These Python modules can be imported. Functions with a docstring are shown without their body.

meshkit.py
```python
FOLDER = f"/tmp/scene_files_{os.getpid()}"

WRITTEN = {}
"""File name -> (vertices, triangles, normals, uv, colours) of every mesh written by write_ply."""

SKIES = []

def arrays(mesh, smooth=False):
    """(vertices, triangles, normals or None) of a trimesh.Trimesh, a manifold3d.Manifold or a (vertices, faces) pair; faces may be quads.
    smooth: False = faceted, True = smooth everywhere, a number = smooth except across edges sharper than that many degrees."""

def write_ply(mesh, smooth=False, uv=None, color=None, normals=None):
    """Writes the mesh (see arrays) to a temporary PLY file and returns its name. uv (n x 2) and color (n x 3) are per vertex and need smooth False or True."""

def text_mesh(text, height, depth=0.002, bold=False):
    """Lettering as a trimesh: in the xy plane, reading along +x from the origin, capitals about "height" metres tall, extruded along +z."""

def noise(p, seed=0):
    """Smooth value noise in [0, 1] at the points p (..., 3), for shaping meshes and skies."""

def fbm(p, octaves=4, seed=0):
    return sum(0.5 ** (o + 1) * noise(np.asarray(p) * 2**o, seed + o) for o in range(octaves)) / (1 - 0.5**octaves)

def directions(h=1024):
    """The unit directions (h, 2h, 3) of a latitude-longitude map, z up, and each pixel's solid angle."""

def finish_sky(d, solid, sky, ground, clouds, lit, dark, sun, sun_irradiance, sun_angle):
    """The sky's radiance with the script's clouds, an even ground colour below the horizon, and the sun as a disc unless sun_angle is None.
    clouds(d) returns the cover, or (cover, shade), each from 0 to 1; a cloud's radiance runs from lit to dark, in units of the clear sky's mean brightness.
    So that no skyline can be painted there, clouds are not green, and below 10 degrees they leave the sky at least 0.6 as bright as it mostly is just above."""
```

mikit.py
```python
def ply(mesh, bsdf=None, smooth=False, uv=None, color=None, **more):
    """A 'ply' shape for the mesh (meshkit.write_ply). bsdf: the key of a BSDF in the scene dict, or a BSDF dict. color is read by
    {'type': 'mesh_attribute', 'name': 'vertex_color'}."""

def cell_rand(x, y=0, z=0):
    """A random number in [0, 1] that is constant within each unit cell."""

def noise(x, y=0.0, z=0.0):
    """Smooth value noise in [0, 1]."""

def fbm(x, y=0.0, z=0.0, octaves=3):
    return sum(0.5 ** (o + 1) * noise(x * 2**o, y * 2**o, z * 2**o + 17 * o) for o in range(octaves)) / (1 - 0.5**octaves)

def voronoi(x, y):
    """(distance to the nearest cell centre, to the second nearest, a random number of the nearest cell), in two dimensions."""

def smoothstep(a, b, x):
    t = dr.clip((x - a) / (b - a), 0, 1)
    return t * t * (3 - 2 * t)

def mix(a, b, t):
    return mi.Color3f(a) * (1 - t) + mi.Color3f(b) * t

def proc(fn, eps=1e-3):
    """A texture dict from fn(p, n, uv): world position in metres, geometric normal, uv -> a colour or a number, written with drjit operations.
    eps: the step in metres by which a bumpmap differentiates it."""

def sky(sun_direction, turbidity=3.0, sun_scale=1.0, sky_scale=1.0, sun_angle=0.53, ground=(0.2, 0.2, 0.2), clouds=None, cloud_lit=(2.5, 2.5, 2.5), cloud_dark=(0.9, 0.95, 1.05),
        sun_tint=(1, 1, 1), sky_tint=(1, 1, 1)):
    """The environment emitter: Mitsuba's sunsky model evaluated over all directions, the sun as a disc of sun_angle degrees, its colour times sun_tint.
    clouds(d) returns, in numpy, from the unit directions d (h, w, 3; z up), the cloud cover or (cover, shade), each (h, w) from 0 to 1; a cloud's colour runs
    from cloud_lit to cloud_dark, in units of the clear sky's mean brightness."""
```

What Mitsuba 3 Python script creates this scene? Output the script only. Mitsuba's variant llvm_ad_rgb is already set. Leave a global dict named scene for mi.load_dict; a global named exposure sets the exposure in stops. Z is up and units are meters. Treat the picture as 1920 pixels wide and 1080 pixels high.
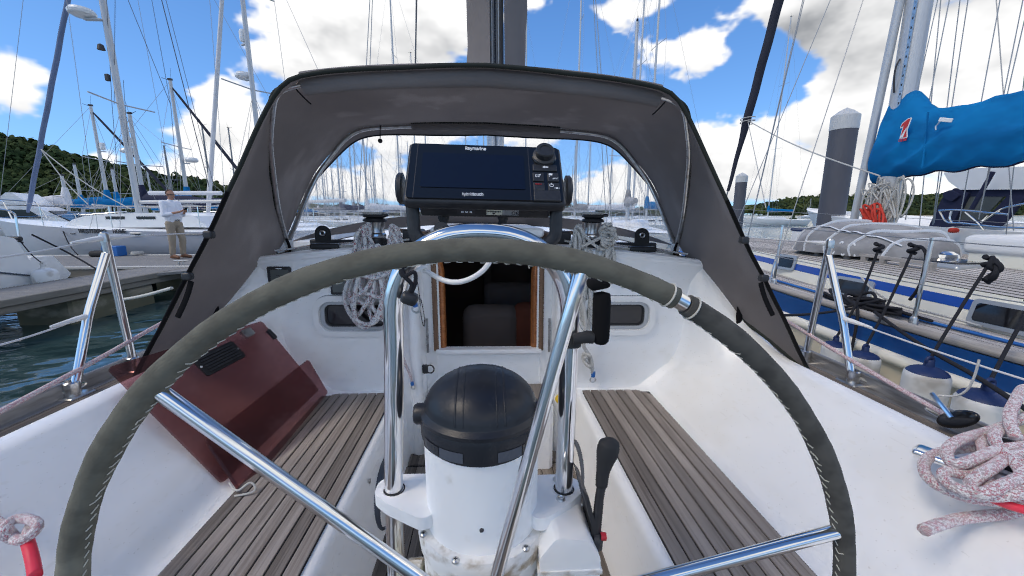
import math, random
import numpy as np, trimesh, mitsuba as mi, drjit as dr, mikit, meshkit
import shapely.geometry as sg
from shapely import affinity
import manifold3d as m3
from scipy.interpolate import CubicSpline

T = mi.ScalarTransform4f
scene, labels = {}, {}
PI = math.pi

# ------------------------------------------------------------------ camera, sky, exposure
EYE, FOC = np.array([0.0, 0.0, 1.75]), 737.0 / 1920.0
PITCH, YAW = math.atan(138 / 737.0), math.radians(3.5)
FWD = np.array([math.sin(YAW) * math.cos(PITCH), math.cos(YAW) * math.cos(PITCH), -math.sin(PITCH)])
RGT = np.array([math.cos(YAW), -math.sin(YAW), 0.0])
UPV = np.cross(RGT, FWD)
scene['camera'] = {'type': 'perspective', 'fov': math.degrees(2 * math.atan(0.5 / FOC)), 'fov_axis': 'x', 'near_clip': 0.02, 'far_clip': 9000.0,
                   'to_world': T().look_at(origin=EYE.tolist(), target=(EYE + FWD).tolist(), up=[0, 0, 1])}
exposure = 2.1


def smooth01(a, b, x):
    t = np.clip((x - a) / (b - a), 0, 1)
    return t * t * (3 - 2 * t)


# cumulus over the harbour: (azimuth from the bow, elevation, half width, half height, weight), degrees
CUMULUS = [(-45.6, 10.9, 2.3, 2.8, 1), (-31.2, 12.0, 3.4, 4.1, 1), (-32.8, 6.0, 4.1, 3.2, 0.8), (-41.7, 5.4, 1.2, 0.9, 0.6), (-14.2, 21.5, 9.5, 4.3, 1.05), (-23.0, 17.5, 4.1, 2.1, 0.7), (-7.5, 24.2, 6.7, 3.6, 0.8), (17.9, 23.8, 5.7, 2.2, 0.9), (6.3, 25.3, 2.2, 1.3, 0.5), (28.5, 18.5, 4.7, 2.2, 0.95), (32.7, 9.0, 4.6, 4.0, 0.85), (42.6, 11.6, 4.8, 6.2, .78), (50.7, 11.9, 6.0, 8.0, .88), (40.2, 20.2, 5.6, 3.2, .9), (34.4, 21.2, 3.1, 1.7, 0.7), (38.8, 4.0, 8.5, 2.4, 0.6), (-16.7, 5.0, 8.5, 2.6, 0.66), (-11.0, 9.9, 7.5, 1.8, 0.75), (17.5, 5.1, 9.1, 3.4, 0.6), (7.2, 10.0, 5.3, 1.6, 0.7), (-37.4, 3.7, 6.9, 1.4, 0.4), (-45.3, 17.3, 1.7, 0.8, 0.5), (6.5, 2.6, 40, 1.6, 0.62),
           (-70, 28, 10, 6, .8), (72, 24, 14, 9, 1), (110, 35, 20, 12, .9), (-100, 22, 16, 7, .9), (-140, 35, 20, 10, .9), (165, 30, 22, 9, .9), (20, 52, 14, 8, .8), (-40, 48, 12, 7, .8), (100, 8, 30, 4, .6), (-120, 7, 30, 4, .6), (180, 8, 40, 4, .6)]
CLEAR = [(32.4, 19.3, 1.7, 2.4, .6), (-39.6, 16.8, 5.4, 4.9, 0.8), (-34.4, 17.2, 4.6, 4.3, 0.5), (8.5, 20.7, 3.9, 3.4, 0.5), (33.6, 15.0, 3.2, 4.4, 0.85), (24.2, 22.7, 3.1, 1.5, 0.3), (36.6, 14.6, 2.0, 2.1, 0.4), (-42.0, 9.6, 2.1, 2.9, 0.5), (-19.0, 7.8, 2.8, 1.6, 0.75), (14.1, 8.3, 2.4, 2.6, 0.8), (46.5, 19.0, 2.2, 1.2, .45), (39.0, 7.2, 2.0, .9, .4), (-9, 6.6, 2.0, 1.0, .4), (48.8, 18.3, 1.3, 0.8, 0.3)]
GREY = [(40.5, 20.5, 6.5, 3.6, 1.0), (50, 21, 5, 3, .5), (17.9, 25.5, 6, 1.6, .5), (-8, 29, 8, 2, .4)]


def clouds(d):
    az = np.degrees(np.arctan2(d[..., 0], d[..., 1]))
    el = np.degrees(np.arcsin(np.clip(d[..., 2], -1, 1)))

    def field(lift):
        e = el + lift
        f = np.full(az.shape, -0.40)
        for s, L in ((1, CUMULUS), (-1, CLEAR)):
            for a, b, wa, wb, k in L:
                da = (az - a + 180) % 360 - 180
                q = (da * np.cos(np.radians(e)) / wa) ** 2 + (np.where(e < b, (e - b) * 1.25, e - b) / wb) ** 2
                f = f + s * k * 0.80 * np.exp(-q * 0.62)
        p = np.stack([d[..., 0], d[..., 1], d[..., 2] * 1.4 + np.radians(lift) * 1.4], -1)
        n1 = meshkit.fbm(p * 9.0 + 3.1, 6, seed=5)
        n2 = meshkit.fbm(p * 24.0 + 9.0, 4, seed=11)
        puff = np.abs(meshkit.noise(p * 26.0, 3) - .5) + .6 * np.abs(meshkit.noise(p * 55.0, 4) - .5) + .35 * np.abs(meshkit.noise(p * 110.0, 8) - .5)
        return f + (n1 - .5) * 0.95 + (n2 - .5) * .42 - (puff - .45) * .36

    f = field(0.0)
    cover = smooth01(-0.05, 0.17, f)
    above = smooth01(0.02, 0.70, 0.45 * field(1.6) + 0.55 * field(3.6))
    grain = meshkit.fbm(d * np.array([14, 14, 22.0]) + 40, 5, seed=21)
    dark = sum(k * np.exp(-.7 * (((az - a + 180) % 360 - 180) * np.cos(np.radians(el)) / wa) ** 2 - .7 * ((el - b) / wb) ** 2) for a, b, wa, wb, k in GREY)
    relief = 0.6 * (field(1.1) - f) + 0.5 * (field(2.4) - f)
    shade = np.clip(above * .26 + dark * .50 * (.5 + grain) + np.clip(relief, -.35, .5) * .62 * cover + .55 * (grain - .47) * (.25 + above), 0, 1)
    return cover, shade


SUN = np.array([-0.60, -0.30, 0.80])
scene['daylight'] = mikit.sky(SUN.tolist(), turbidity=2.6, sun_scale=0.25, sun_angle=22, sun_tint=(.94, .98, 1.06), clouds=clouds, cloud_lit=(2.75, 2.74, 2.72), cloud_dark=(.85, .89, .95),
                              sky_tint=(.74, 1.0, 1.25), ground=(.12, .14, .15))


# ------------------------------------------------------------------ helpers
def numbered(k):
    if k not in scene and k not in labels and not any(s.startswith(k + '__') for s in scene):
        return k
    i = 1
    while True:
        q = f'{k}_{i:03d}'
        if q not in scene and q not in labels and not any(s.startswith(q + '__') for s in scene):
            return q
        i += 1


def thing(name, label, cat, group=None, **kw):
    k = numbered(name)
    labels[k] = {'label': label, 'category': cat}
    if group:
        labels[k]['group'] = group
    labels[k].update(kw)
    return k


def part(parent, name, mesh, bsdf, smooth=35, label=None, uv=None, stuff=False, **kw):
    base = f'{parent}__{name}' if parent else name
    k, i = base, 0
    while k in scene:
        i += 1
        k = f'{base}_{i:03d}'
    scene[k] = mikit.ply(mesh, bsdf, smooth=smooth, uv=uv, **kw)
    if label:
        labels.setdefault(k, {})['label'] = label
    if stuff:
        labels.setdefault(k, {})['kind'] = 'stuff'
    return k


def solo(name, mesh, bsdf, label, cat, smooth=35, group=None, uv=None):
    k = numbered(name)
    scene[k] = mikit.ply(mesh, bsdf, smooth=smooth, uv=uv)
    labels[k] = {'label': label, 'category': cat}
    if group:
        labels[k]['group'] = group
    return k


def structure(name, mesh, bsdf, smooth=False, **kw):
    scene[name] = mikit.ply(mesh, bsdf, smooth=smooth, **kw)
    labels[name] = {'kind': 'structure'}


def cat(*ms):
    ms = [m for x in ms for m in (x if isinstance(x, (list, tuple)) else [x])]
    return trimesh.util.concatenate(ms)


def mesh(v, f):
    return trimesh.Trimesh(np.asarray(v, float), np.asarray(f, int), process=False)


def at(u, v, y=None, x=None, z=None):
    """Survey: the point that the photograph shows at (u, v) when one of its coordinates is known."""
    d = FWD + RGT * (u - 960) / 737.0 - UPV * (v - 540) / 737.0
    t = (y - EYE[1]) / d[1] if y is not None else (x - EYE[0]) / d[0] if x is not None else (z - EYE[2]) / d[2]
    return EYE + d * t


def spline(P, n=40, closed=False):
    P = np.asarray(P, float)
    if closed:
        P = np.vstack([P, P[:1]])
    t = np.r_[0, np.cumsum(np.linalg.norm(np.diff(P, axis=0), axis=1) ** .7)]
    c = CubicSpline(t, P, bc_type='periodic' if closed else 'natural')
    s = np.linspace(0, t[-1], n + (1 if closed else 0))
    r = c(s)
    return r[:-1] if closed else r


def poly(P, seg=.05):
    """A polyline resampled, with corners rounded off a little."""
    P = np.asarray(P, float)
    out = [P[0]]
    for i in range(1, len(P) - 1):
        a, b, c = P[i - 1], P[i], P[i + 1]
        r = min(seg, .45 * np.linalg.norm(a - b), .45 * np.linalg.norm(c - b))
        p, q = b + (a - b) / np.linalg.norm(a - b) * r, b + (c - b) / np.linalg.norm(c - b) * r
        for t in np.linspace(0, 1, 7):
            out.append((1 - t) ** 2 * p + 2 * t * (1 - t) * b + t * t * q)
    out.append(P[-1])
    return np.array(out)


def frames(P, closed=False):
    P = np.asarray(P, float)
    tg = (np.roll(P, -1, 0) - np.roll(P, 1, 0)) if closed else np.gradient(P, axis=0)
    tg /= np.linalg.norm(tg, axis=1, keepdims=True) + 1e-12
    a = np.cross(tg[0], [0, 0, 1.0] if abs(tg[0][2]) < .9 else [0, 1.0, 0])
    a /= np.linalg.norm(a)
    A = [a]
    for i in range(1, len(P)):
        v = A[-1] - tg[i] * (A[-1] @ tg[i])
        A.append(v / (np.linalg.norm(v) + 1e-12))
    A = np.array(A)
    if closed:  # spread the twist so that the ends meet
        v = A[-1] - tg[0] * (A[-1] @ tg[0])
        v /= np.linalg.norm(v)
        ang = math.atan2(np.cross(v, A[0]) @ tg[0], v @ A[0])
        th = np.linspace(0, ang, len(P))[:, None]
        A = A * np.cos(th) + np.cross(tg, A) * np.sin(th)
    return tg, A, np.cross(tg, A)


def tube(P, r, n=10, closed=False, caps=True, flat=1.0, uv=False):
    P = np.asarray(P, float)
    m = len(P)
    tg, A, B = frames(P, closed)
    r = np.broadcast_to(r, (m,))
    cols = n + 1 if uv else n
    th = np.arange(cols) * 2 * PI / n
    V = P[:, None] + r[:, None, None] * (np.cos(th)[None, :, None] * A[:, None] + flat * np.sin(th)[None, :, None] * B[:, None])
    rows = m if closed else m - 1
    i, j = np.meshgrid(np.arange(rows), np.arange(n), indexing='ij')
    i2 = (i + 1) % m
    j2 = j + 1 if uv else (j + 1) % n
    f = np.stack([i * cols + j, i * cols + j2, i2 * cols + j2, i2 * cols + j], -1).reshape(-1, 4)
    F = np.vstack([f[:, [0, 1, 2]], f[:, [0, 2, 3]]])
    V = V.reshape(-1, 3)
    L = np.r_[0, np.cumsum(np.linalg.norm(np.diff(P, axis=0), axis=1))]
    UV = np.stack([np.tile(np.arange(cols) / n, m), np.repeat(L, cols)], -1)
    if caps and not closed:
        V = np.vstack([V, P[:1], P[-1:]])
        UV = np.vstack([UV, [[0.5, 0]], [[0.5, L[-1]]]])
        c0, c1 = len(V) - 2, len(V) - 1
        k = np.arange(n)
        k2 = k + 1 if uv else (k + 1) % n
        F = np.vstack([F, np.stack([k2, k, k * 0 + c0], -1), np.stack([k + (m - 1) * cols, k2 + (m - 1) * cols, k * 0 + c1], -1)])
    return (mesh(V, F), UV) if uv else mesh(V, F)


def bar(a, b, r, n=8, **k):
    return tube(np.linspace(a, b, 2), r, n, **k)


def rope(parent, name, P, r, bsdf, n=10, closed=False, label=None):
    m, UV = tube(P, r, n, closed, uv=True)
    return part(parent, name, m, bsdf, smooth=True, uv=UV, label=label)


def rope_thing(name, P, r, bsdf, label, cat_, group=None, n=10):
    m, UV = tube(P, r, n, uv=True)
    return solo(name, m, bsdf, label, cat_, smooth=True, uv=UV, group=group)


def box(c, s, ch=0.0, rot=None):
    """A box with chamfered edges; c = centre, s = full size, rot = 3x3."""
    s = np.asarray(s, float) / 2
    if ch <= 0:
        m = trimesh.creation.box(extents=2 * s)
    else:
        P = []
        for sx in (-1, 1):
            for sy in (-1, 1):
                for sz in (-1, 1):
                    for k in range(3):
                        q = np.array([sx, sy, sz]) * (s - ch)
                        q[k] += ch * [sx, sy, sz][k]
                        P.append(q)
        m = trimesh.convex.convex_hull(np.array(P))
    if rot is not None:
        m.vertices = m.vertices @ np.asarray(rot).T
    m.apply_translation(c)
    return m


def rounded(c, s, r, rot=None, seg=12):
    """A box with rounded edges (hull of eight balls)."""
    s = np.asarray(s, float) / 2 - r
    b = m3.Manifold.sphere(r, seg)
    m = m3.Manifold.batch_hull([b.translate([sx * s[0], sy * s[1], sz * s[2]]) for sx in (-1, 1) for sy in (-1, 1) for sz in (-1, 1)])
    q = m.to_mesh()
    m = mesh(q.vert_properties[:, :3], q.tri_verts)
    if rot is not None:
        m.vertices = m.vertices @ np.asarray(rot).T
    m.apply_translation(c)
    return m


def lathe(prof, n=24, c=(0, 0, 0), axis=None):
    prof = np.asarray(prof, float)
    th = np.arange(n) * 2 * PI / n
    V = np.stack([prof[:, :1] * np.cos(th), prof[:, :1] * np.sin(th), np.repeat(prof[:, 1:], n, 1)], -1).reshape(-1, 3)
    i, j = np.meshgrid(np.arange(len(prof) - 1), np.arange(n), indexing='ij')
    f = np.stack([i * n + j, i * n + (j + 1) % n, (i + 1) * n + (j + 1) % n, (i + 1) * n + j], -1).reshape(-1, 4)
    m = mesh(V, np.vstack([f[:, [0, 1, 2]], f[:, [0, 2, 3]]]))
    if axis is not None:
        m.apply_transform(trimesh.geometry.align_vectors([0, 0, 1], axis))
    m.apply_translation(c)
    return m


def grid(R):
    """A surface through rows of points (m, n, 3)."""
    R = np.asarray(R, float)
    m, n = R.shape[:2]
    i, j = np.meshgrid(np.arange(m - 1), np.arange(n - 1), indexing='ij')
    f = np.stack([i * n + j, i * n + j + 1, (i + 1) * n + j + 1, (i + 1) * n + j], -1).reshape(-1, 4)
    return mesh(R.reshape(-1, 3), np.vstack([f[:, [0, 1, 2]], f[:, [0, 2, 3]]]))


def prism(pts, depth, holes=None):
    p = sg.Polygon(pts, holes) if not hasattr(pts, 'geom_type') else pts
    gs = getattr(p, 'geoms', [p])
    return cat([trimesh.creation.extrude_polygon(g, depth, engine='earcut') for g in gs])


def place(m, o, ex, ey):
    """Lay a mesh made in the xy plane at o with axes ex, ey."""
    ex = np.asarray(ex, float) / np.linalg.norm(ex)
    ey = np.asarray(ey, float)
    ey = ey - ex * (ey @ ex)
    ey /= np.linalg.norm(ey)
    m = m.copy()
    m.vertices = np.asarray(o) + m.vertices[:, :1] * ex + m.vertices[:, 1:2] * ey + m.vertices[:, 2:] * np.cross(ex, ey)
    return m


def rrect(w, h, r, c=(0, 0)):
    return affinity.translate(sg.box(-w / 2 + r, -h / 2 + r, w / 2 - r, h / 2 - r).buffer(r, 6), *c)


def rotz(m, deg, o=(0, 0, 0)):
    m.apply_transform(trimesh.transformations.rotation_matrix(math.radians(deg), [0, 0, 1], o))
    return m


# ------------------------------------------------------------------ materials
def rgb(c):
    return {'type': 'rgb', 'value': [float(x) for x in c]} if isinstance(c, (tuple, list)) else mikit.proc(c)


def mat(name, color, rough=.5, metal=0.0, spec=.5, bump=None, bs=.001, eps=1e-3, **kw):
    b = {'type': 'principled', 'base_color': rgb(color), 'roughness': mikit.proc(rough) if callable(rough) else float(rough), 'metallic': float(metal), 'specular': float(spec), **kw}
    if bump is not None:
        b = {'type': 'bumpmap', 'tex': mikit.proc(bump, eps), 'scale': bs, 'nested': b}
    scene[name] = {'type': 'twosided', 'nested': b}


N, FB, MIX, SS, CR = mikit.noise, mikit.fbm, mikit.mix, mikit.smoothstep, mikit.cell_rand


def gel(p, n, uv):
    d = SS(.52, .78, FB(p.x * 5, p.y * 4, p.z * 6, 4)) * .28 + SS(.66, .8, FB(p.x * 60, p.y * 50, p.z * 60, 3)) * .22
    low = SS(.55, .8, FB(p.x * 11 + 4, p.y * 2.5, p.z * 11, 3))
    c = MIX((.83, .835, .83), (.72, .70, .64), dr.clip(d, 0, 1))
    c = MIX(c, (.62, .58, .48), low * .12)
    spot = SS(.905, .93, N(p.x * 150 + 5, p.y * 130, p.z * 150)) * .22 + SS(.80, .86, FB(p.x * 90, p.y * 14, p.z * 90, 2)) * .10
    return MIX(c, (.34, .31, .26), dr.clip(spot, 0, 1))


def wood(tone, dark, gap):
    def f(p, n, uv):
        pl = CR(dr.floor(p.x / gap), 3, 1)
        g = FB(p.x * 210 + pl * 30, p.y * 5 + pl * 50, p.z * 210, 4)
        g2 = FB(p.x * 38 + pl * 11, p.y * 2.2, p.z * 38, 3)
        k = SS(.3, .75, g) * .55 + SS(.3, .7, g2) * .45
        return MIX(tone, dark, k) * (.70 + .60 * pl)
    return f


def fleck(base, cols, k=.72, sc=1.0):
    def f(p, n, uv):
        a, b = uv.x * 15 + uv.y * 210 * sc, uv.x * 15 - uv.y * 210 * sc
        h, h2 = CR(dr.floor(a), dr.floor(b), 2), CR(dr.floor(a), dr.floor(b), 7)
        edge = dr.minimum(dr.minimum(a - dr.floor(a), 1 - (a - dr.floor(a))), dr.minimum(b - dr.floor(b), 1 - (b - dr.floor(b))))
        dash = SS(.12, .3, b - dr.floor(b)) * SS(.12, .3, 1 - (b - dr.floor(b)))
        c = MIX(base, cols[0], dr.select(h > k, dash, 0.0))
        if len(cols) > 1:
            c = MIX(c, cols[1], dr.select(h < (1 - k) * .8, 1.0, 0.0))
        c = MIX(c, tuple(x * .55 for x in base), dr.select((h2 > .6), .16, 0.0))
        return c * (.62 + .38 * SS(0, .22, edge))
    return f


def braid(p, n, uv):
    a, b = uv.x * 11 + uv.y * 150, uv.x * 11 - uv.y * 150
    fa, fb = a - dr.floor(a), b - dr.floor(b)
    return SS(0, .5, dr.minimum(fa, 1 - fa)) * SS(0, .5, dr.minimum(fb, 1 - fb))


mat('gelcoat', gel, .32, spec=.45)
mat('white_paint', lambda p, n, uv: MIX((.82, .82, .81), (.50, .46, .38), SS(.68, .88, FB(p.x * 30, p.y * 30, p.z * 22, 4)) * .6), .35)
mat('grubby_white', lambda p, n, uv: MIX((.76, .75, .72), (.36, .29, .20), SS(.45, .75, FB(p.x * 42, p.y * 42, p.z * 42, 4))), .45)
mat('white_plastic', (.78, .78, .76), .4)
mat('grey_teak', wood((.32, .283, .255), (.165, .140, .122), .0455), .8, spec=.25, bump=lambda p, n, uv: FB(p.x * 260, p.y * 6, p.z * 260, 3), bs=.0006)
mat('deck_teak', wood((.22, .19, .165), (.11, .095, .08), .043), .85, spec=.2)
mat('pale_teak', wood((.46, .435, .41), (.30, .28, .26), .08), .85, spec=.2)
mat('varnished_teak', wood((.42, .15, .045), (.22, .07, .02), .013), .3)
mat('brown_teak', wood((.21, .12, .07), (.12, .07, .04), .01), .6)
mat('caulk', (.014, .014, .015), .7)
mat('steel', (.80, .80, .80), .09, metal=1.0)
mat('dull_steel', lambda p, n, uv: MIX((.62, .62, .61), (.40, .38, .35), SS(.45, .8, FB(p.x * 60, p.y * 60, p.z * 60, 3))), .27, metal=1.0)
mat('aluminium', lambda p, n, uv: MIX((.42, .42, .42), (.22, .21, .20), SS(.4, .8, FB(p.x * 30, p.y * 9, p.z * 40, 4))), .5, metal=.85)
mat('mast_paint', (.50, .51, .52), .35, metal=.3)
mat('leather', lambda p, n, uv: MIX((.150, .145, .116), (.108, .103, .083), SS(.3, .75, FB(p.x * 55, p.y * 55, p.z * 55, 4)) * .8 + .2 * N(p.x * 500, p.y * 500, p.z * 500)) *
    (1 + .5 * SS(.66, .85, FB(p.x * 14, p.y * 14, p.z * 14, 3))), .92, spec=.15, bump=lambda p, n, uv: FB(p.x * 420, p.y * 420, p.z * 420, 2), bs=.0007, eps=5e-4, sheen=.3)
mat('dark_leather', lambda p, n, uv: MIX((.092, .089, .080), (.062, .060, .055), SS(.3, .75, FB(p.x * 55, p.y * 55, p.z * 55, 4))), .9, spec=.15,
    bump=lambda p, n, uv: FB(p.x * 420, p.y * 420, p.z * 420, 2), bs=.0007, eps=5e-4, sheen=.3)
mat('thread', (.52, .50, .44), .9)
mat('black_plastic', lambda p, n, uv: MIX((.012, .013, .016), (.03, .031, .034), FB(p.x * 90, p.y * 90, p.z * 90, 3)), .42, bump=lambda p, n, uv: N(p.x * 900, p.y * 900, p.z * 900), bs=.0002, eps=4e-4)
mat('compass_black', lambda p, n, uv: MIX((.011, .012, .016), (.022, .023, .027), SS(.6, .9, FB(p.x * 120, p.y * 120, p.z * 120, 4))), .38, spec=.5)
mat('gloss_black', (.008, .009, .011), .12)
mat('screen_glass', (.004, .005, .012), .10, spec=.6)
mat('lcd', (.09, .10, .095), .25)
mat('black_foam', (.010, .010, .011), .95, spec=.1)
mat('black_rubber', (.02, .02, .021), .7)
mat('letter_white', (.72, .74, .76), .5)
mat('letter_grey', (.20, .21, .22), .5)
mat('letter_red', (.50, .03, .03), .5)
mat('letter_dark', (.03, .03, .035), .5)
mat('sticker_cream', (.55, .55, .44), .6)
mat('red_plastic', (.45, .02, .03), .35)
mat('yellow_plastic', (.70, .47, .03), .4)
mat('red_whip', (.72, .03, .06), .4)
mat('red_rope', (.55, .05, .03), .8)
mat('blue_plastic', (.02, .13, .42), .4)
mat('dark_window', (.010, .010, .012), .06, spec=.6)
mat('vent_black', (.012, .012, .013), .5)
mat('window_alu', (.42, .44, .45), .35, metal=.5)
mat('cushion_grey', (.22, .18, .17), .9)
mat('cushion_rust', (.26, .08, .05), .9)
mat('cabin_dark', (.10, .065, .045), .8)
mat('fleck_red', fleck((.80, .755, .745), ((.50, .10, .14), (.50, .40, .40)), .72), .85, bump=braid, bs=.0012, eps=4e-4)
mat('fleck_pink', fleck((.66, .58, .58), ((.50, .20, .24), ), .6, .7), .85)
mat('fleck_blue', fleck((.78, .78, .76), ((.04, .06, .14), (.35, .05, .07)), .86, .5), .85, bump=braid, bs=.0008, eps=4e-4)
mat('fleck_grey', fleck((.62, .61, .57), ((.10, .11, .12), ), .84, .5), .9, bump=braid, bs=.0008, eps=4e-4)
mat('white_rope', fleck((.62, .61, .57), ((.42, .40, .36), ), .7, .6), .9)
mat('black_rope', (.014, .015, .02), .9)
mat('navy_rope', (.010, .018, .05), .9)
mat('wire', (.32, .33, .34), .4, metal=.6)
mat('white_wire', (.60, .60, .60), .5)
mat('canvas_edge', (.014, .018, .014), .8)
mat('grey_cover', lambda p, n, uv: MIX((.31, .31, .315), (.22, .22, .225), SS(.35, .7, FB(p.x * 5, p.y * 5, p.z * 5, 4))), .9, spec=.1)
mat('sail_bag', lambda p, n, uv: MIX((.22, .20, .195), (.16, .145, .142), FB(p.x * 6, p.y * 6, p.z * 2, 3)), .9, spec=.1)
mat('blue_canvas', lambda p, n, uv: MIX((.004, .175, .43), (.003, .125, .33), SS(.35, .7, FB(p.x * 4, p.y * 4, p.z * 5, 4))), .8, spec=.15)
mat('navy_canvas', (.010, .014, .045), .8)
mat('navy_sail', lambda p, n, uv: MIX((.035, .038, .058), (.02, .022, .034), FB(p.x * 7, p.y * 7, p.z * 3, 3)), .9)
mat('slate_sail', lambda p, n, uv: MIX((.16, .21, .33), (.11, .15, .25), FB(p.x * 3, p.y * 3, p.z * 2, 3)), .9)
mat('white_sail', (.66, .66, .68), .85)
mat('hull_white', (.74, .745, .74), .25)
mat('hull_grey', (.43, .45, .49), .3)
mat('hull_cream', lambda p, n, uv: MIX((.74, .68, .54), (.60, .54, .41), SS(.4, .8, FB(p.x * 2, p.y * 2, p.z * 3, 4))), .35)
mat('cream', (.78, .76, .66), .35)
mat('stripe_blue', (.008, .065, .36), .3)
mat('hull_blue', lambda p, n, uv: MIX((.005, .055, .22), (.008, .07, .24), FB(p.x * 3, p.y * 3, p.z * 3, 3)), .25)
mat('grey_stripe', (.07, .08, .10), .4)
mat('fender_white', lambda p, n, uv: MIX((.70, .71, .70), (.40, .38, .34), SS(.45, .75, FB(p.x * 9, p.y * 9, p.z * 7, 4)) * .8), .5)
mat('fender_navy', (.012, .03, .11), .5)
mat('pile_grey', lambda p, n, uv: MIX((.090, .093, .112), (.06, .062, .078), FB(p.x * 2, p.y * 2, p.z * 1.2, 4)), .6)
mat('pile_cap', (.50, .51, .51), .5)
mat('dock_boards', lambda p, n, uv: MIX((.24, .235, .225), (.15, .145, .14), FB(p.x * 4, p.y * 20, p.z, 4)), .85)
mat('dock_timber', lambda p, n, uv: MIX((.23, .215, .19), (.13, .12, .10), FB(p.x * 3, p.y * 3, p.z * 25, 4)), .85)
mat('concrete', lambda p, n, uv: MIX((.27, .25, .20), (.10, .10, .065), SS(.3, .75, FB(p.x * 4, p.y * 4, p.z * 6, 4) + SS(.35, .0, p.z) * .35)), .9)
mat('dock_edge', (.46, .46, .44), .7)
mat('cloth_white', (.72, .74, .80), .9)
mat('trousers', (.30, .25, .19), .9)
mat('skin', (.40, .21, .14), .6)
mat('hair', (.07, .04, .025), .8)
mat('shoe', (.16, .07, .035), .6)
mat('earth', lambda p, n, uv: MIX((.030, .045, .018), (.07, .075, .035), FB(p.x * .02, p.y * .02, p.z * .05, 4)), .95)
mat('shore', (.20, .17, .12), .95)


def leafy(a, b, c):
    return lambda p, n, uv: MIX(MIX(a, b, SS(.3, .7, FB(p.x * .035, p.y * .035, p.z * .06, 3))), c, SS(.5, .85, N(p.x * .25, p.y * .25, p.z * .25)))


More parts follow.
